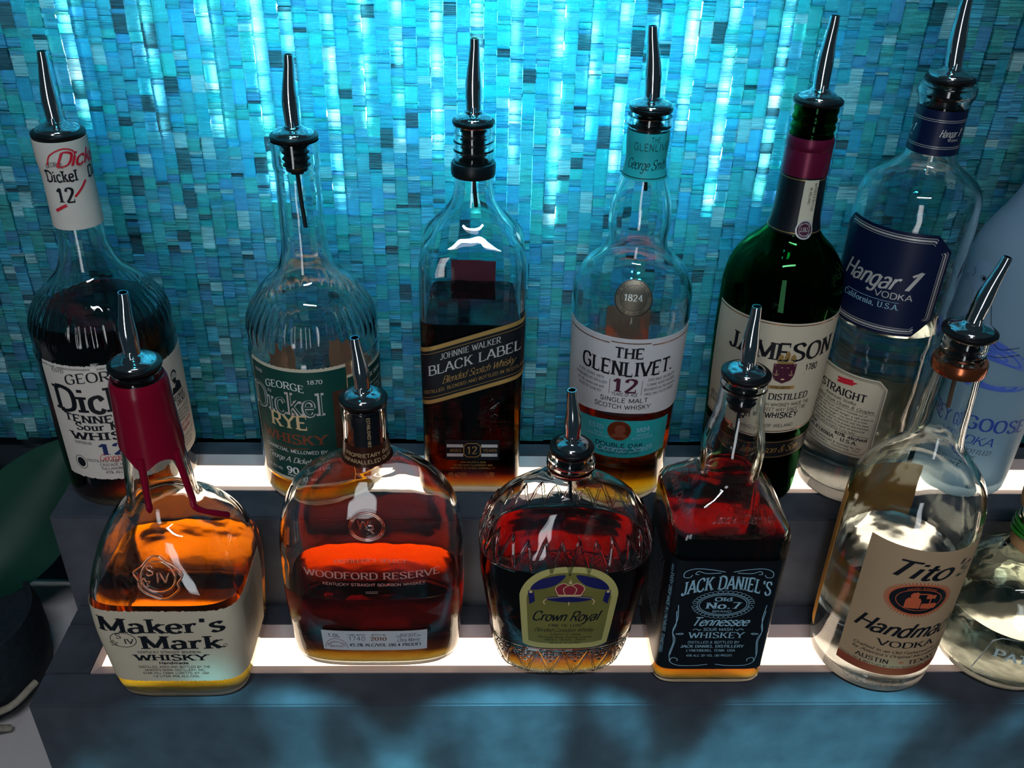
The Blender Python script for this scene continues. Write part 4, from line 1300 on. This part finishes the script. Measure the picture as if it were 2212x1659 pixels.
# ---- back row 7: frosted vodka
m, nt, b, out = new_mat('frosted_glass')
g = nt.nodes.new('ShaderNodeBsdfGlass')
g.inputs['Color'].default_value = (0.88, 0.94, 0.97, 1)
g.inputs['Roughness'].default_value = 0.45
g.inputs['IOR'].default_value = 1.35
b.inputs['Base Color'].default_value = lin(178, 216, 236)
b.inputs['Roughness'].default_value = 0.5
t_ = nt.nodes.new('ShaderNodeBsdfTranslucent')
t_.inputs['Color'].default_value = lin(190, 224, 240)
m1, m2 = nt.nodes.new('ShaderNodeMixShader'), nt.nodes.new('ShaderNodeMixShader')
m1.inputs['Fac'].default_value, m2.inputs['Fac'].default_value = 0.5, 0.55
nt.links.new(b.outputs['BSDF'], m1.inputs[1]); nt.links.new(t_.outputs['BSDF'], m1.inputs[2])
nt.links.new(g.outputs['BSDF'], m2.inputs[1]); nt.links.new(m1.outputs['Shader'], m2.inputs[2])
nt.links.new(m2.outputs['Shader'], out.inputs['Surface'])
FROST = m
GG = [(0, 34), (4, 37.5), (60, 39), (120, 40.5), (170, 42), (196, 41.6), (212, 39.4), (226, 34), (240, 26.5), (256, 20), (280, 15.6), (330, 14.2), (336, 15), (342, 14.6)]
B = Bottle('vodka_bottle', 'frosted white vodka bottle with blue lettering and grey bird at the right edge', (.415, .636, T2), GG, base=10)
B.shell(FROST, stipple=False)
q = text('GREY GOOSE', -74, 22, 67, 11.5, 'bold', arch=2)
B.ink('lettering', q + text('VODKA', -42, -3, 54.5, 8, 'ital') + ribbon([(1, 57.5), (14, 59)], .5), plain('goose_blue', lin(40, 72, 160), .45), 80, None, .15)
B.ink('small_lettering', text('DISTILLED AND BOTTLED', -60, -2, 46, 4.0, 'ital') + text('IN FRANCE', -42, -12, 40, 3.5, 'ital'), BLACK, 60, None, .15)
B.ink('volume_mark', text('1L', -4, 2, 14, 5, 'ital'), BLACK, 60, None, .15)
GREYB = plain('bird_grey', lin(120, 160, 190), .5)
sh = lambda qs, du, dv: [a_ + [du, dv] for a_ in qs]
q = disc(-60, 178, 11, 12, 24, 3) + poly([(-70, 176), (-78, 172), (-76, 168), (-66, 170)])
q += ribbon(catmull([(-58, 170), (-56, 156), (-64, 140), (-66, 122)], 8), 9)
B.ink('bird', sh(q, 6, 15), GREYB, 165, None, .14)
B.ink('bird_outline', sh(disc(-56, 177, 1.6, 1.4, 14, 2) + ellipse(-56, 177, 3.0, 2.0, .35) + ribbon([(-68, 181), (-65.5, 178), (-68, 174)], .5) + ribbon(catmull([(-44, 160), (-38, 140), (-30, 128), (-16, 132)], 6), .5) + ribbon(catmull([(-48, 152), (-44, 136), (-48, 124), (-32, 120), (-14, 126)], 6), .5), 6, 15), BLACK, 165, None, .2)
SWASH = plain('blue_wash', lin(70, 104, 196), .5)
q = poly(catmull([(-72, 128), (-50, 136), (-24, 124), (-14, 112), (-34, 116), (-56, 120), (-72, 128)], 6), -46, 124) + poly(catmull([(-64, 102), (-40, 97), (-14, 99), (-20, 94), (-48, 93), (-64, 102)], 6), -40, 97)
B.ink('blue_wash', sh(q, 20, 14), SWASH, 130, None, .12)
B.pourer(ring=16, dome=13.5)

# ---- front row 1: red wax dipped bottle
MM = [(0, 44, 41, 4.6), (3, 47.5, 44.5, 5.2), (38, 52.0, 47.5, 5.8), (78, 54.5, 49, 5.8), (98, 54, 48.5, 5), (112, 51.5, 46.5, 4.2), (126, 47.5, 43, 3.5), (138, 42, 38.5, 2.9), (146, 36, 34, 2.6), (151, 30, 29.5, 2.3), (155, 26, 26, 2), (161, 23.8, 23.8, 2), (173, 22.6, 22.6, 2), (200, 20.3, 20.3, 2), (237, 18, 18, 2), (256, 17, 17, 2), (258, 15.4, 15.4, 2), (263, 15.4, 15.4, 2)]
B = Bottle('whiskey_bottle', 'squat bourbon bottle dipped in dripping red wax with cream label', (-.2220, .5195, T1), MM, base=4.5, th=3.2)
B.shell(GLASS)
B.liquid(98, AMBER)
H = B.half(60)
lb = B.sheet('label', -62, 112, deckle(22, .35, 21), deckle(95, .4, 22), CREAM, zref=60, nu=150)
q = text("Maker's", -44, 42, 75.5, 13.5, 'bold', arch=-1.2) + text('Mark', -17, 38, 58, 13, 'bold') + text("WHISKY", -25, 27, 45.4, 6.2, 'slab')
q += text('KENTUCKY STRAIGHT BOURBON', -22, 23, 53.2, 2.4, 'sans') + text('Handmade', -9, 12.5, 41.2, 2.6, 'sansb')
q += small(['DISTILLED, AGED AND BOTTLED BY THE', "MAKER'S MARK DISTILLERY, INC.", 'STAR HILL FARM, LORETTO, KY. USA', '1.0 LITER 45% ALC./VOL.'], -25, 28, 37.0, 2.2, 3.5, 'sans')
q += ellipse(-29.5, 67, 9.2, 7.4, .5, 30) + text('S', -34, -30.5, 68.5, 5, 'roman') + text('IV', -29, -22.5, 63.4, 4.8, 'roman') + ribbon([(-37 + 3.4 * (1 if k % 2 == 0 else .42) * math.sin(k * PI / 5), 63 + 3.4 * (1 if k % 2 == 0 else .42) * math.cos(k * PI / 5)) for k in range(11)], .5)
q += ellipse(41, 60, 1.3, 1.3, .3, 12)
for i in range(17):
    q += text(''.join(random.choice('abcdefghilmnoprstu ') for _ in range(26)), 60, 92, 86 - i * 2.9, 1.5, 'tiny')
B.ink('lettering', q, BLACK, 60, lb)
B.sheet('back_label', H * 1.28, H * 1.62 , 24, 88, CREAM, zref=60)
# raised seal on the shoulder
zs = 123
ln = [[(3 + 11.5 * math.cos(a), zs + 12 * math.sin(a)) for a in np.linspace(0, 2 * PI, 40)],
      [(3 + (15 + 1.4 * math.sin(5 * a) + .8 * math.sin(9 * a + 1)) * math.cos(a), zs - 1 + (15.5 + 1.3 * math.sin(4 * a + 1)) * math.sin(a)) for a in np.linspace(0, 2 * PI, 60)]]
B.ridge('embossed_seal', ln, 0.85, GLASS, zs)
def glyph_lines(s, u0, v0, h):
    x_, out_ = 0.0, []
    for ch in s:
        adv, stv = PARSED.get(ch, PARSED[' '])
        for cur, pts in stv:
            P_ = catmull(pts, 4) if cur else [pts[0] + (pts[-1] - pts[0]) * t for t in np.linspace(0, 1, 4)]
            out_.append([(u0 + (x_ + p_[0]) * h / 10, v0 + p_[1] * h / 10) for p_ in P_])
        x_ += adv + 1.2
    return out_
star = [(-6.5 + 4.6 * (1 if k % 2 == 0 else .42) * math.sin(k * PI / 5), zs - 5 + 4.6 * (1 if k % 2 == 0 else .42) * math.cos(k * PI / 5)) for k in range(11)]
B.ridge('embossed_letters', glyph_lines('S', -5, zs + 1, 7.5) + glyph_lines('IV', 1.5, zs - 4.5, 7.5) + [star], 0.65, GLASS, zs)
# wax
wb = lambda u: 207 - 9 * np.exp(-((u + 1) / 7.0) ** 2) - 10 * np.exp(-((u - 24) / 7.0) ** 2) + 4 * np.cos((u - 12) / 16.0) * -1
wx = B.sheet('wax_coat', -61.5, 61.5, wb, 257.5, WAX, off=1.25, thick=1.2, zref=225, nu=100, nv=14)
wx['label'] = 'glossy red wax dripping down the neck'
drip = [[(-1.0, v_) for v_ in np.linspace(206, 163, 16)], catmull([(23.5, 204), (24.5, 190), (25.5, 172), (26, 162), (25, 157), (27, 150), (31, 140), (35, 131)], 6)]
dr = []
for i_, ln_ in enumerate(drip):
    a_ = np.array(ln_)
    P_ = B.surf(a_[:, 0], a_[:, 1], .5, 200 if i_ == 0 else 190)
    n_ = len(P_)
    rr = [(2.9 - 1.0 * (k / n_) if k < n_ * .75 else 2.2 + .5 * (k / n_ - .75) / .25) / 1000 for k in range(n_)]
    rr[-1] *= .45
    dr.append(tube([tuple(p_) for p_ in P_], rr, 12))
v, f = join(dr)
mesh_obj('wax_drips', v, f, WAX, wx, True, 60)
B.pourer(zt=264, ring=17.0, dome=14.2, tilt=3.0, bend=2.2, length=44, stop=20)

# ---- front row 2: broad flask bourbon
WF = [(0, 59, 28, 3.2), (3.5, 63.6, 32.4, 3.4), (38, 67.2, 34, 3.4), (69, 68.7, 34.4, 3.3), (106, 68.4, 34.2, 3.1), (127, 66.3, 33.2, 2.9), (141, 63.2, 32, 2.7), (154, 57.6, 30, 2.5), (165, 49.5, 27.4, 2.4), (173, 39.5, 24.4, 2.3), (178.5, 29.5, 21, 2.15), (182, 21, 18, 2), (187, 16.8, 16.4, 2), (206, 15.7, 15.7, 2), (226, 15.9, 15.9, 2), (228.5, 15.2, 15.2, 2)]
B = Bottle('whiskey_bottle', 'broad flask-shaped bourbon bottle with small grey batch label near its base', (-.0795, .5357, T1), WF, base=4.5, th=3.4, N=128)
B.shell(GLASS)
B.liquid(74, ORANGE)
lb = B.sheet('label', -39, 41, 22, 43, paper('grey_label', lin(196, 202, 206), .05), zref=33)
q = text('1.0L', -34, -25, 36.4, 3.4, 'sans') + text('LABEL BATCH', -19, -6, 38.4, 1.4) + text('1740', -18.5, -6, 33.0, 4.2, 'sansl') + text('BOTTLE NO.', -1, 10, 38.4, 1.4)
q += text('45.2% ALC/VOL (90.4 PROOF)', -18.5, 36, 26.6, 2.9, 'bold') + small(['SELECTED BY', 'MASTER DISTILLER'], 17.5, 36, 38.8, 1.3, 2.0) + text('Chris Morris', 18, 35, 31.4, 4.0, 'script')
B.ink('lettering', q, BLACK, 33, lb)
B.ink('brown_lettering', text('2010', -2, 10, 33.0, 3.6, 'bold') + ellipse(-28.5, 24.5, 8.5, 10, .35, 24, 0, 180) + arc_text('PROPRIETARY', -28.5, 24.0, 6.2, 90, 15, 1.6) + text('BATCH', -33.5, -23.5, 25.2, 1.8), BROWN_INK, 33, lb)
PINKW = plain('etched_print', lin(196, 150, 140), .5)
q = text('WOODFORD RESERVE', -47, 52, 98.5, 6.2, 'roman', arch=-2.2) + text("DISTILLER'S SELECT", -24, 28, 111.5, 3.0, 'roman', arch=1.5) + text('KENTUCKY STRAIGHT BOURBON WHISKEY', -34, 41, 90.5, 2.6, 'sans', arch=-1.0) + ribbon([(-3, 84), (6, 84)], .35) + ribbon([(-3, 82.6), (6, 82.6)], .35)
B.ink('etched_lettering', q, PINKW, 95, None, .15)
zs = 144
B.ridge('embossed_seal', [[(1 + 12.3 * math.cos(a), zs + 12.3 * math.sin(a)) for a in np.linspace(0, 2 * PI, 44)], [(1 + 11 * math.cos(a), zs + 11 * math.sin(a)) for a in np.linspace(0, 2 * PI, 44)]] + glyph_lines('W', -6, zs - 2, 8) + glyph_lines('R', .5, zs - 6, 7), 0.8, GLASS, zs)
nb = B.sheet('neck_label', -51, 51, 184, 201, plain('brown_foil', lin(66, 38, 28), .32, .4), zref=192)
B.ink('lettering', text('PROPRIETARY BATCH', -14, 26, 192.6, 3.0, 'sans') + text('UNPARALLELED QUALITY', -17, 29, 187.4, 3.0, 'sans'), BEIGE_INK, 192, nb)
st_ = B.sheet('neck_strip', -6, 13, 201, 228, BLACKP, zref=212)
B.ink('lettering', [a + [3.5, 213] for a in rotq(text('ESTABLISHED 1812', -12, 12, 0, 2.0, 'sans'), 0, 0, -90)], BEIGE_INK, 212, st_)
B.pourer(zt=229, ring=16.6, dome=12.8, tilt=-4.0, bend=-1.5, length=40, stop=22)

# ---- front row 3: crown-cut bottle
CR = [(0, 42, 30, 2.6), (4, 47.5, 34, 2.7), (39, 56.0, 38.5, 2.8), (72, 61.2, 40.5, 2.8), (100, 64.2, 41.5, 2.7), (116, 63.8, 41, 2.6), (131, 60.5, 38.6, 2.5), (145, 54, 34.5, 2.4), (154, 46.5, 30, 2.3), (161, 36.5, 25.5, 2.2), (166, 26.5, 21, 2.1), (170, 19, 17.4, 2), (173.5, 16, 16, 2), (178, 15.8, 15.8, 2), (181, 17.4, 17.4, 2), (186, 17.2, 17.2, 2), (188.5, 15.4, 15.4, 2), (193, 15, 15, 2)]
B = Bottle('whiskey_bottle', 'faceted crown-shaped whisky bottle with arched olive gold label', (.0653, .529, T1), CR, base=4.5, th=3.6, N=128)
B.shell(GLASS)
B.liquid(112, WHISKEY)
def arch_hi(u):
    return 86 + 35 * np.sqrt(np.maximum(0.0, 1 - (np.abs(u) / 35.5) ** 2.6))
lb = B.sheet('label', -34, 36, lambda u: 36 + 3.5 * ((np.abs(u - 1) / 35) ** 6), lambda u: arch_hi(u - 1), OLIVE, zref=75, nu=90)
B.sheet('inner_panel', -29, 31, lambda u: 42 + 2.0 * ((np.abs(u - 1) / 30) ** 6), lambda u: 84 + 32 * np.sqrt(np.maximum(0, 1 - (np.abs(u - 1) / 30.5) ** 2.6)), OLIVE2, off=.36, thick=.08, zref=75, parent=lb, nu=80)
NVY = plain('curtain_blue', lin(26, 30, 92), .5)
q = poly(catmull([(-26, 99), (-20, 109), (-3, 114), (-10, 104), (-26, 99)], 6), -15, 107) + poly(catmull([(28, 99), (22, 109), (5, 114), (12, 104), (28, 99)], 6), 17, 107) + poly([(-28, 98), (-24, 98), (-23, 88), (-27, 84)]) + poly([(30, 98), (26, 98), (25, 88), (29, 84)])
q += poly(catmull([(-15, 92), (1, 94.5), (17, 92), (14, 89), (1, 87.5), (-12, 89), (-15, 92)], 6))
B.ink('drapes', q, NVY, 75, lb)
q = poly(catmull([(-7, 95), (-9, 102), (-4, 106), (1, 104), (6, 106), (11, 102), (9, 95), (-7, 95)], 5))
B.ink('crown', q, plain('crown_red', lin(140, 36, 52), .5), 75, lb, .48)
q = ribbon([(u, 94.6) for u in np.linspace(-7, 9, 12)], 1.6) + ribbon(catmull([(-7, 95), (-9, 102), (-4, 106.3), (1, 104.5), (6, 106.3), (11, 102), (9, 95)], 6), .7) + ribbon(catmull([(-2, 95), (-3.5, 101), (1, 104.5), (5.5, 101), (4, 95)], 6), .6) + disc(1, 107, 1.2, 1.2, 12, 2) + ribbon([(1, 107), (1, 110)], .6)
q += ribbon(catmull([(-15, 91), (-17, 88), (-16, 85)], 5), .8) + ribbon(catmull([(17, 91), (19, 88), (18, 85)], 5), .8) + ribbon(catmull([(-15, 91.4), (1, 93.6), (17, 91.4)], 8), .4) + ribbon([(1, 88), (1, 84.5)], .8) + disc(-26, 97, 1.3, 1.3, 10, 2) + disc(28, 97, 1.3, 1.3, 10, 2)
B.ink('crown_gold', q, BEIGE_INK, 75, lb, .56)
q = text('Crown Royal', -25.5, 24, 67.5, 10, 'scriptb') + text('FINE DE LUXE', -13, 13, 61.2, 2.6, 'roman') + text('Blended Canadian Whisky', -24, 22, 55.4, 4.2, 'script')
q += small(['A PRODUCT OF CANADA', 'The Crown Royal Distilling Company', 'TORONTO - ONTARIO - CANADA'], -21, 22, 51.5, 2.0, 3.1, 'tinyr') + text('40% ALC BY VOL (80 PROOF)', -12, 14, 41.6, 1.6)
B.ink('lettering', q, BLACK, 75, lb, .48)
# cut-glass ridges: zigzag crown round the shoulder, diamonds and dots round the foot
Hc = B.half(120)
n_ = 26
zz = [[(Hc * 2 * k / n_ + d_ * Hc / n_, 117 + (27 if d_ else 0) * t - 3 * (d_ == 0)) for d_, t in ((0, 0), (1, .9 if k % 2 else 1.0), (2, 0))] for k in range(n_)]
def dense(line, m_=7):
    out_ = []
    for a_, b_ in zip(line[:-1], line[1:]):
        out_ += [(a_[0] + (b_[0] - a_[0]) * t, a_[1] + (b_[1] - a_[1]) * t) for t in np.linspace(0, 1, m_)[:-1]]
    return out_ + [line[-1]]
B.ridge('cut_zigzag', [dense(l_) for l_ in zz] + [[(u, 113.5) for u in np.linspace(-Hc, -38, 40)], [(u, 113.5) for u in np.linspace(38, Hc, 40)]], 1.25, GLASS, 120, n=6)
Hf = B.half(20)
n_ = 16
fz = []
for k in range(n_):
    u_ = Hf * 2 * k / n_
    fz.append(dense([(u_ - Hf / n_, 5), (u_, 33), (u_ + Hf / n_, 5)]))
fz.append([(u, 34) for u in np.linspace(-Hf, Hf, 120)])
fz.append([(u, 4.5 + 2.2 * abs(math.sin(u / Hf * PI * n_))) for u in np.linspace(-Hf, Hf, 240)])
dots = []
for k in range(n_):
    u_ = Hf * 2 * k / n_ + Hf / n_
    for du, dv in ((-4.5, 29), (0, 29), (4.5, 29), (-2.6, 25), (2.6, 25), (0, 21), (0, 32)):
        dots.append([(u_ + du - 1.2, dv), (u_ + du, dv + .3), (u_ + du + 1.2, dv)])
B.ridge('cut_diamonds', fz, 1.25, GLASS, 20, n=6)
B.ridge('cut_dots', dots, 1.2, GLASS, 20, n=6)
B.pourer(zt=194, ring=15.8, dome=11.8, tilt=-4.0, bend=-1.5, length=40, stop=20, bore=9.4, tubelen=26)

# ---- front row 4: square black-label bottle
JD = [(0, 38.5, None, 7), (2.5, 41.2, None, 8), (8, 42.3, None, 9), (144, 42.5, None, 9), (149, 41.8, None, 9), (153, 39.6, None, 8), (160, 34.6, None, 6), (168, 28.6, None, 4.2), (174, 23.6, None, 2.6), (178, 21.2, None, 2), (186, 21.8), (198, 22.4), (211, 20.4), (222, 17.8), (240, 15.8), (247, 15.2), (249, 16.0), (255, 15.6)]
B = Bottle('whiskey_bottle', 'square-shouldered whiskey bottle with black label and white lettering', (.1790, .5283, T1), JD, base=4, th=3.2, N=128)
B.shell(GLASS)
B.liquid(147, RED_WH)
lb = B.sheet('label', -122, 40, 18.5, 129, BLACKP, zref=75, nu=150)
q = text("JACK DANIEL'S", -32, 33, 95.5, 12.5, 'bold', arch=7.0)
q += ellipse(0, 87, 17.5, 9.8, .5, 44) + ellipse(0, 87, 18.9, 11.0, .35, 44)
for k in range(36):
    a_ = 2 * PI * k / 36
    if abs(math.sin(a_)) > .15:
        q += ellipse(21.2 * math.cos(a_), 87 + 12.6 * math.sin(a_), 1.9, 1.3, .3, 10)
q += text('Old', -6.5, 6, 90.6, 3.6, 'slab') + text('No.7', -12, 12.5, 83, 6.2, 'bold') + text('BRAND', -7, 7, 79.2, 1.9, 'sans')
q += text('Tennessee', -21, 21, 65.5, 8.4, 'scriptb') + text('SOUR MASH', -11, 11, 60.2, 2.8, 'sans') + text('WHISKEY', -21, 20, 52.6, 5.8, 'roman')
q += text('DISTILLED & BOTTLED BY', -21, 18, 46.8, 2.4, 'sans') + text('JACK DANIEL DISTILLERY', -26, 22, 42.4, 2.6, 'bold') + text('LYNCHBURG, TENN. USA', -21, 16, 38, 2.4, 'roman') + text('40% ALC. BY VOL. (80 PROOF)', -20.5, 14.5, 32.6, 2.2)
fl = lambda pts: ribbon(catmull(pts, 8), .55)
for sg in (-1, 1):
    q += fl([(sg * 3, 119), (sg * 12, 121), (sg * 24, 122), (sg * 31, 119), (sg * 32, 114), (sg * 28, 113.5), (sg * 26, 116)]) + fl([(sg * 6, 118), (sg * 16, 117.5), (sg * 22, 119.5), (sg * 24, 117), (sg * 21.5, 116.5)])
    q += fl([(sg * 3, 24), (sg * 14, 22.5), (sg * 26, 23), (sg * 32, 26.5), (sg * 31, 31), (sg * 27, 30), (sg * 27, 27.5)]) + fl([(sg * 32.5, 27), (sg * 33.5, 36), (sg * 32, 48), (sg * 33.6, 60), (sg * 31.5, 72), (sg * 32.5, 86)]) + fl([(sg * 33, 34), (sg * 31, 50), (sg * 33.4, 58), (sg * 32, 66), (sg * 33, 80)])
    q += fl([(sg * 31, 56), (sg * 28, 57.5), (sg * 25.5, 57), (sg * 28, 56), (sg * 31, 57)]) + fl([(sg * 19, 61), (sg * 16.5, 62.2), (sg * 14.5, 60.6), (sg * 13, 61.6)])
q += [a + [-41.5, 75] for a in rotq(text('EVERY DROP MADE IN LYNCHBURG, TENNESSEE', -40, 40, 0, 2.4, 'sans'), 0, 0, -90)]
for dv in (116, 33):
    q += ribbon([(-41.4, dv), (-41.4, dv + 7)], .3) + ribbon([(-40.4, dv), (-40.4, dv + 7)], .3)
for i in range(9):
    q += [a + [-58 - i * 4.6, 78] for a in rotq(text(''.join(random.choice('abcdefghilmnoprstu ') for _ in range(34)), -34, 34, 0, 1.6, 'tiny'), 0, 0, -90)]
B.ink('lettering', q, BLUE_INK, 75, lb)
B.ridge('embossed_signature', [[(u + 0.32 * (v - 158), v) for u, v in l_] for l_ in glyph_lines('Jack Daniel', -16, 157, 6.2)], .45, GLASS, 162)
B.ridge('embossed_signature', [[(u - B.half(162) / 2 + 0.32 * (v - 158), v) for u, v in l_] for l_ in glyph_lines('Jack Daniel', -16, 157, 6.2)], .45, GLASS, 162)
B.pourer(zt=256, ring=16.8, dome=12.8, tilt=-1.5, bend=1.2, length=43, stop=24, bore=9.8)

# ---- front row 5: kraft label vodka
TI = [(0, 41), (3.5, 45.6), (20, 47), (42, 47.6), (126, 48), (157, 47.4), (170, 45.2), (180, 41), (190, 34), (198, 27.4), (205, 21.8), (212, 18.6), (222, 17.4), (240, 16.6), (261, 15.8), (274, 15.0), (277, 13.8), (280, 14.6), (283, 13.8), (286, 14.4), (291.5, 14)]
B = Bottle('vodka_bottle', 'clear vodka bottle with kraft paper label and copper neck ring', (.3185, .5225, T1), TI, base=10, th=2.8)
B.shell(GLASS)
B.liquid(108, WATER)
lb = B.sheet('label', -46.5, 46, 23, 148, KRAFT, zref=85, nu=90)
B.sheet('rust_band', -46.4, 45.9, 23.2, 31, plain('rust_ink', lin(150, 70, 44), .5), off=.36, thick=.08, zref=85, parent=lb)
q = text("Tito's", -31, 30, 122, 15, 'scriptb') + text('Handmade', -41, 40, 64.5, 14, 'scriptb') + text('VODKA', -21, 22, 53.5, 5.8, 'roman')
q += small(['Crafted in an Old Fashioned Pot Still', "by America's Original Microdistillery"], -37, 37, 47.0, 2.6, 4.2, 'ital') + text('AUSTIN', -33, -9, 35.6, 4.0, 'roman') + text('TEXAS', 6, 30, 35.6, 4.0, 'roman') + text("DISTILLED & BOTTLED BY FIFTH GENERATION, INC. AUSTIN, TX", -45, 45, 31.6, 1.6, 'tiny')
q += disc(-2.5, 102.5, 20.5, 13.5, 40, 4)
B.ink('lettering', q, BLACK, 85, lb, .46)
q = ellipse(-2.5, 102.5, 21.2, 14.2, 1.2, 48) + ellipse(-2.5, 102.5, 16.2, 10, .5, 40)
B.ink('star', text('*', -1.5, 2.5, 35.8, 4, 'sansb'), ORANGE_INK, 85, lb, .56)
for k in range(56):
    a_ = 2 * PI * k / 56
    q += ribbon([(-2.5 + 22 * math.cos(a_), 102.5 + 15 * math.sin(a_)), (-2.5 + 24.5 * math.cos(a_ + .03), 102.5 + 17 * math.sin(a_ + .03))], .8)
q += poly([(-12, 94.5), (-12, 102), (-10.5, 104.5), (-2.5, 104.5), (-1, 102), (-1, 94.5)]) + poly([(-9, 104.5), (-4, 104.5), (-3.4, 107), (-5, 109.5), (-8, 109.5), (-9.6, 107)]) + ribbon(catmull([(-6, 110), (-3, 108.6), (3, 108.4), (8, 106)], 6), 1.0)
q += rect(2, 104, 9, 107.5, 2) + ribbon([(5.5, 104), (5.5, 99)], 1) + poly([(0, 94.5), (10, 94.5), (11.5, 97), (10, 99.5), (0, 99.5), (-.6, 97)]) + arc_text('AWARD WINNING', -2.5, 92.5, 20.8, 90, 21, 1.6)
B.ink('orange_lettering', q, ORANGE_INK, 85, lb, .56)
H = B.half(90)
B.sheet('back_label', H * 88 / 180, H * 262 / 180, 22, lambda u: np.where(u < H * 150 / 180, 107, 156), BROWNP, zref=85)
v, f = lathe([(r / 1000, z / 1000) for r, z in ((15.4, 266), (17.0, 266.5), (17.6, 268), (17.6, 274), (16.8, 275.5), (14.2, 275.6))], 40)
mesh_obj('neck_ring', v, f, COPPER, B.root, True, 40)
B.ridge('embossed_letters', glyph_lines('ONE LITER', -37, 10, 7.0), .55, GLASS, 12)
B.pourer(zt=293, ring=17.6, dome=14.2, tilt=11.0, bend=2.0, length=46, stop=22, tube_mat=plain('brown_tube', lin(120, 92, 78), .3))

# ---- front row 6: squat tequila bottle with green ribbon
PT = [(0, 40), (4, 46), (16, 50), (40, 51.5), (64, 50), (82, 45), (93, 37), (100, 28), (105, 21), (110, 18.2), (118, 17.2), (128, 17.2), (131, 18.6), (138, 18.4), (142, 16.4)]
B = Bottle('tequila_bottle', 'squat round clear tequila bottle with green neck ribbon at the right edge', (.4225, .5225, T1), PT, base=9, th=4.2)
B.shell(SEA_GLASS)
B.liquid(58, WATER)
B.ink('etched_outline', ribbon([(-40, 13), (-43, 17), (-36, 52), (-31, 57), (20, 57), (24, 52), (24, 17), (20, 13), (-40, 13)], .8), plain('etch', lin(214, 224, 222), .6), 40, None, .15)
B.ink('etched_lettering', text('PATRON', -32, 18, 38, 8, 'bold') + text('750 mL', -38, -28, 17, 2.2), plain('etch_letters', lin(190, 214, 214), .4), 40, None, .15)
v, f = lathe([(r / 1000, z / 1000) for r, z in ((17.2, 112.5), (18.2, 113), (18.4, 122), (17.3, 122.6))], 40)
mesh_obj('neck_band', v, f, plain('cork_band', lin(206, 160, 110), .6, noise=.15, nscale=200), B.root, True, 40)
rb = []
for k in range(3):
    rb.append(tube([((18.6 + .6 * math.sin(3 * a + k)) * math.cos(a) / 1000, (18.6 + .6 * math.sin(3 * a + k)) * math.sin(a) / 1000, (125 + 3.4 * k + 1.2 * math.sin(2 * a + k)) / 1000) for a in np.linspace(0, 2 * PI, 48)], .0019, 8))
v, f = join(rb)
mesh_obj('ribbon', v, f, plain('green_ribbon', lin(40, 128, 40), .35), B.root, True, 60)
v, f = lathe([(r / 1000, z / 1000) for r, z in ((0, 132), (11.6, 132), (12, 142), (17, 143), (21, 149), (22, 158), (19, 167), (12, 172), (0, 173))], 40)
mesh_obj('cork_stopper', v, f, plain('cork', lin(188, 150, 104), .7, noise=.2, nscale=150), B.root, True, 50)
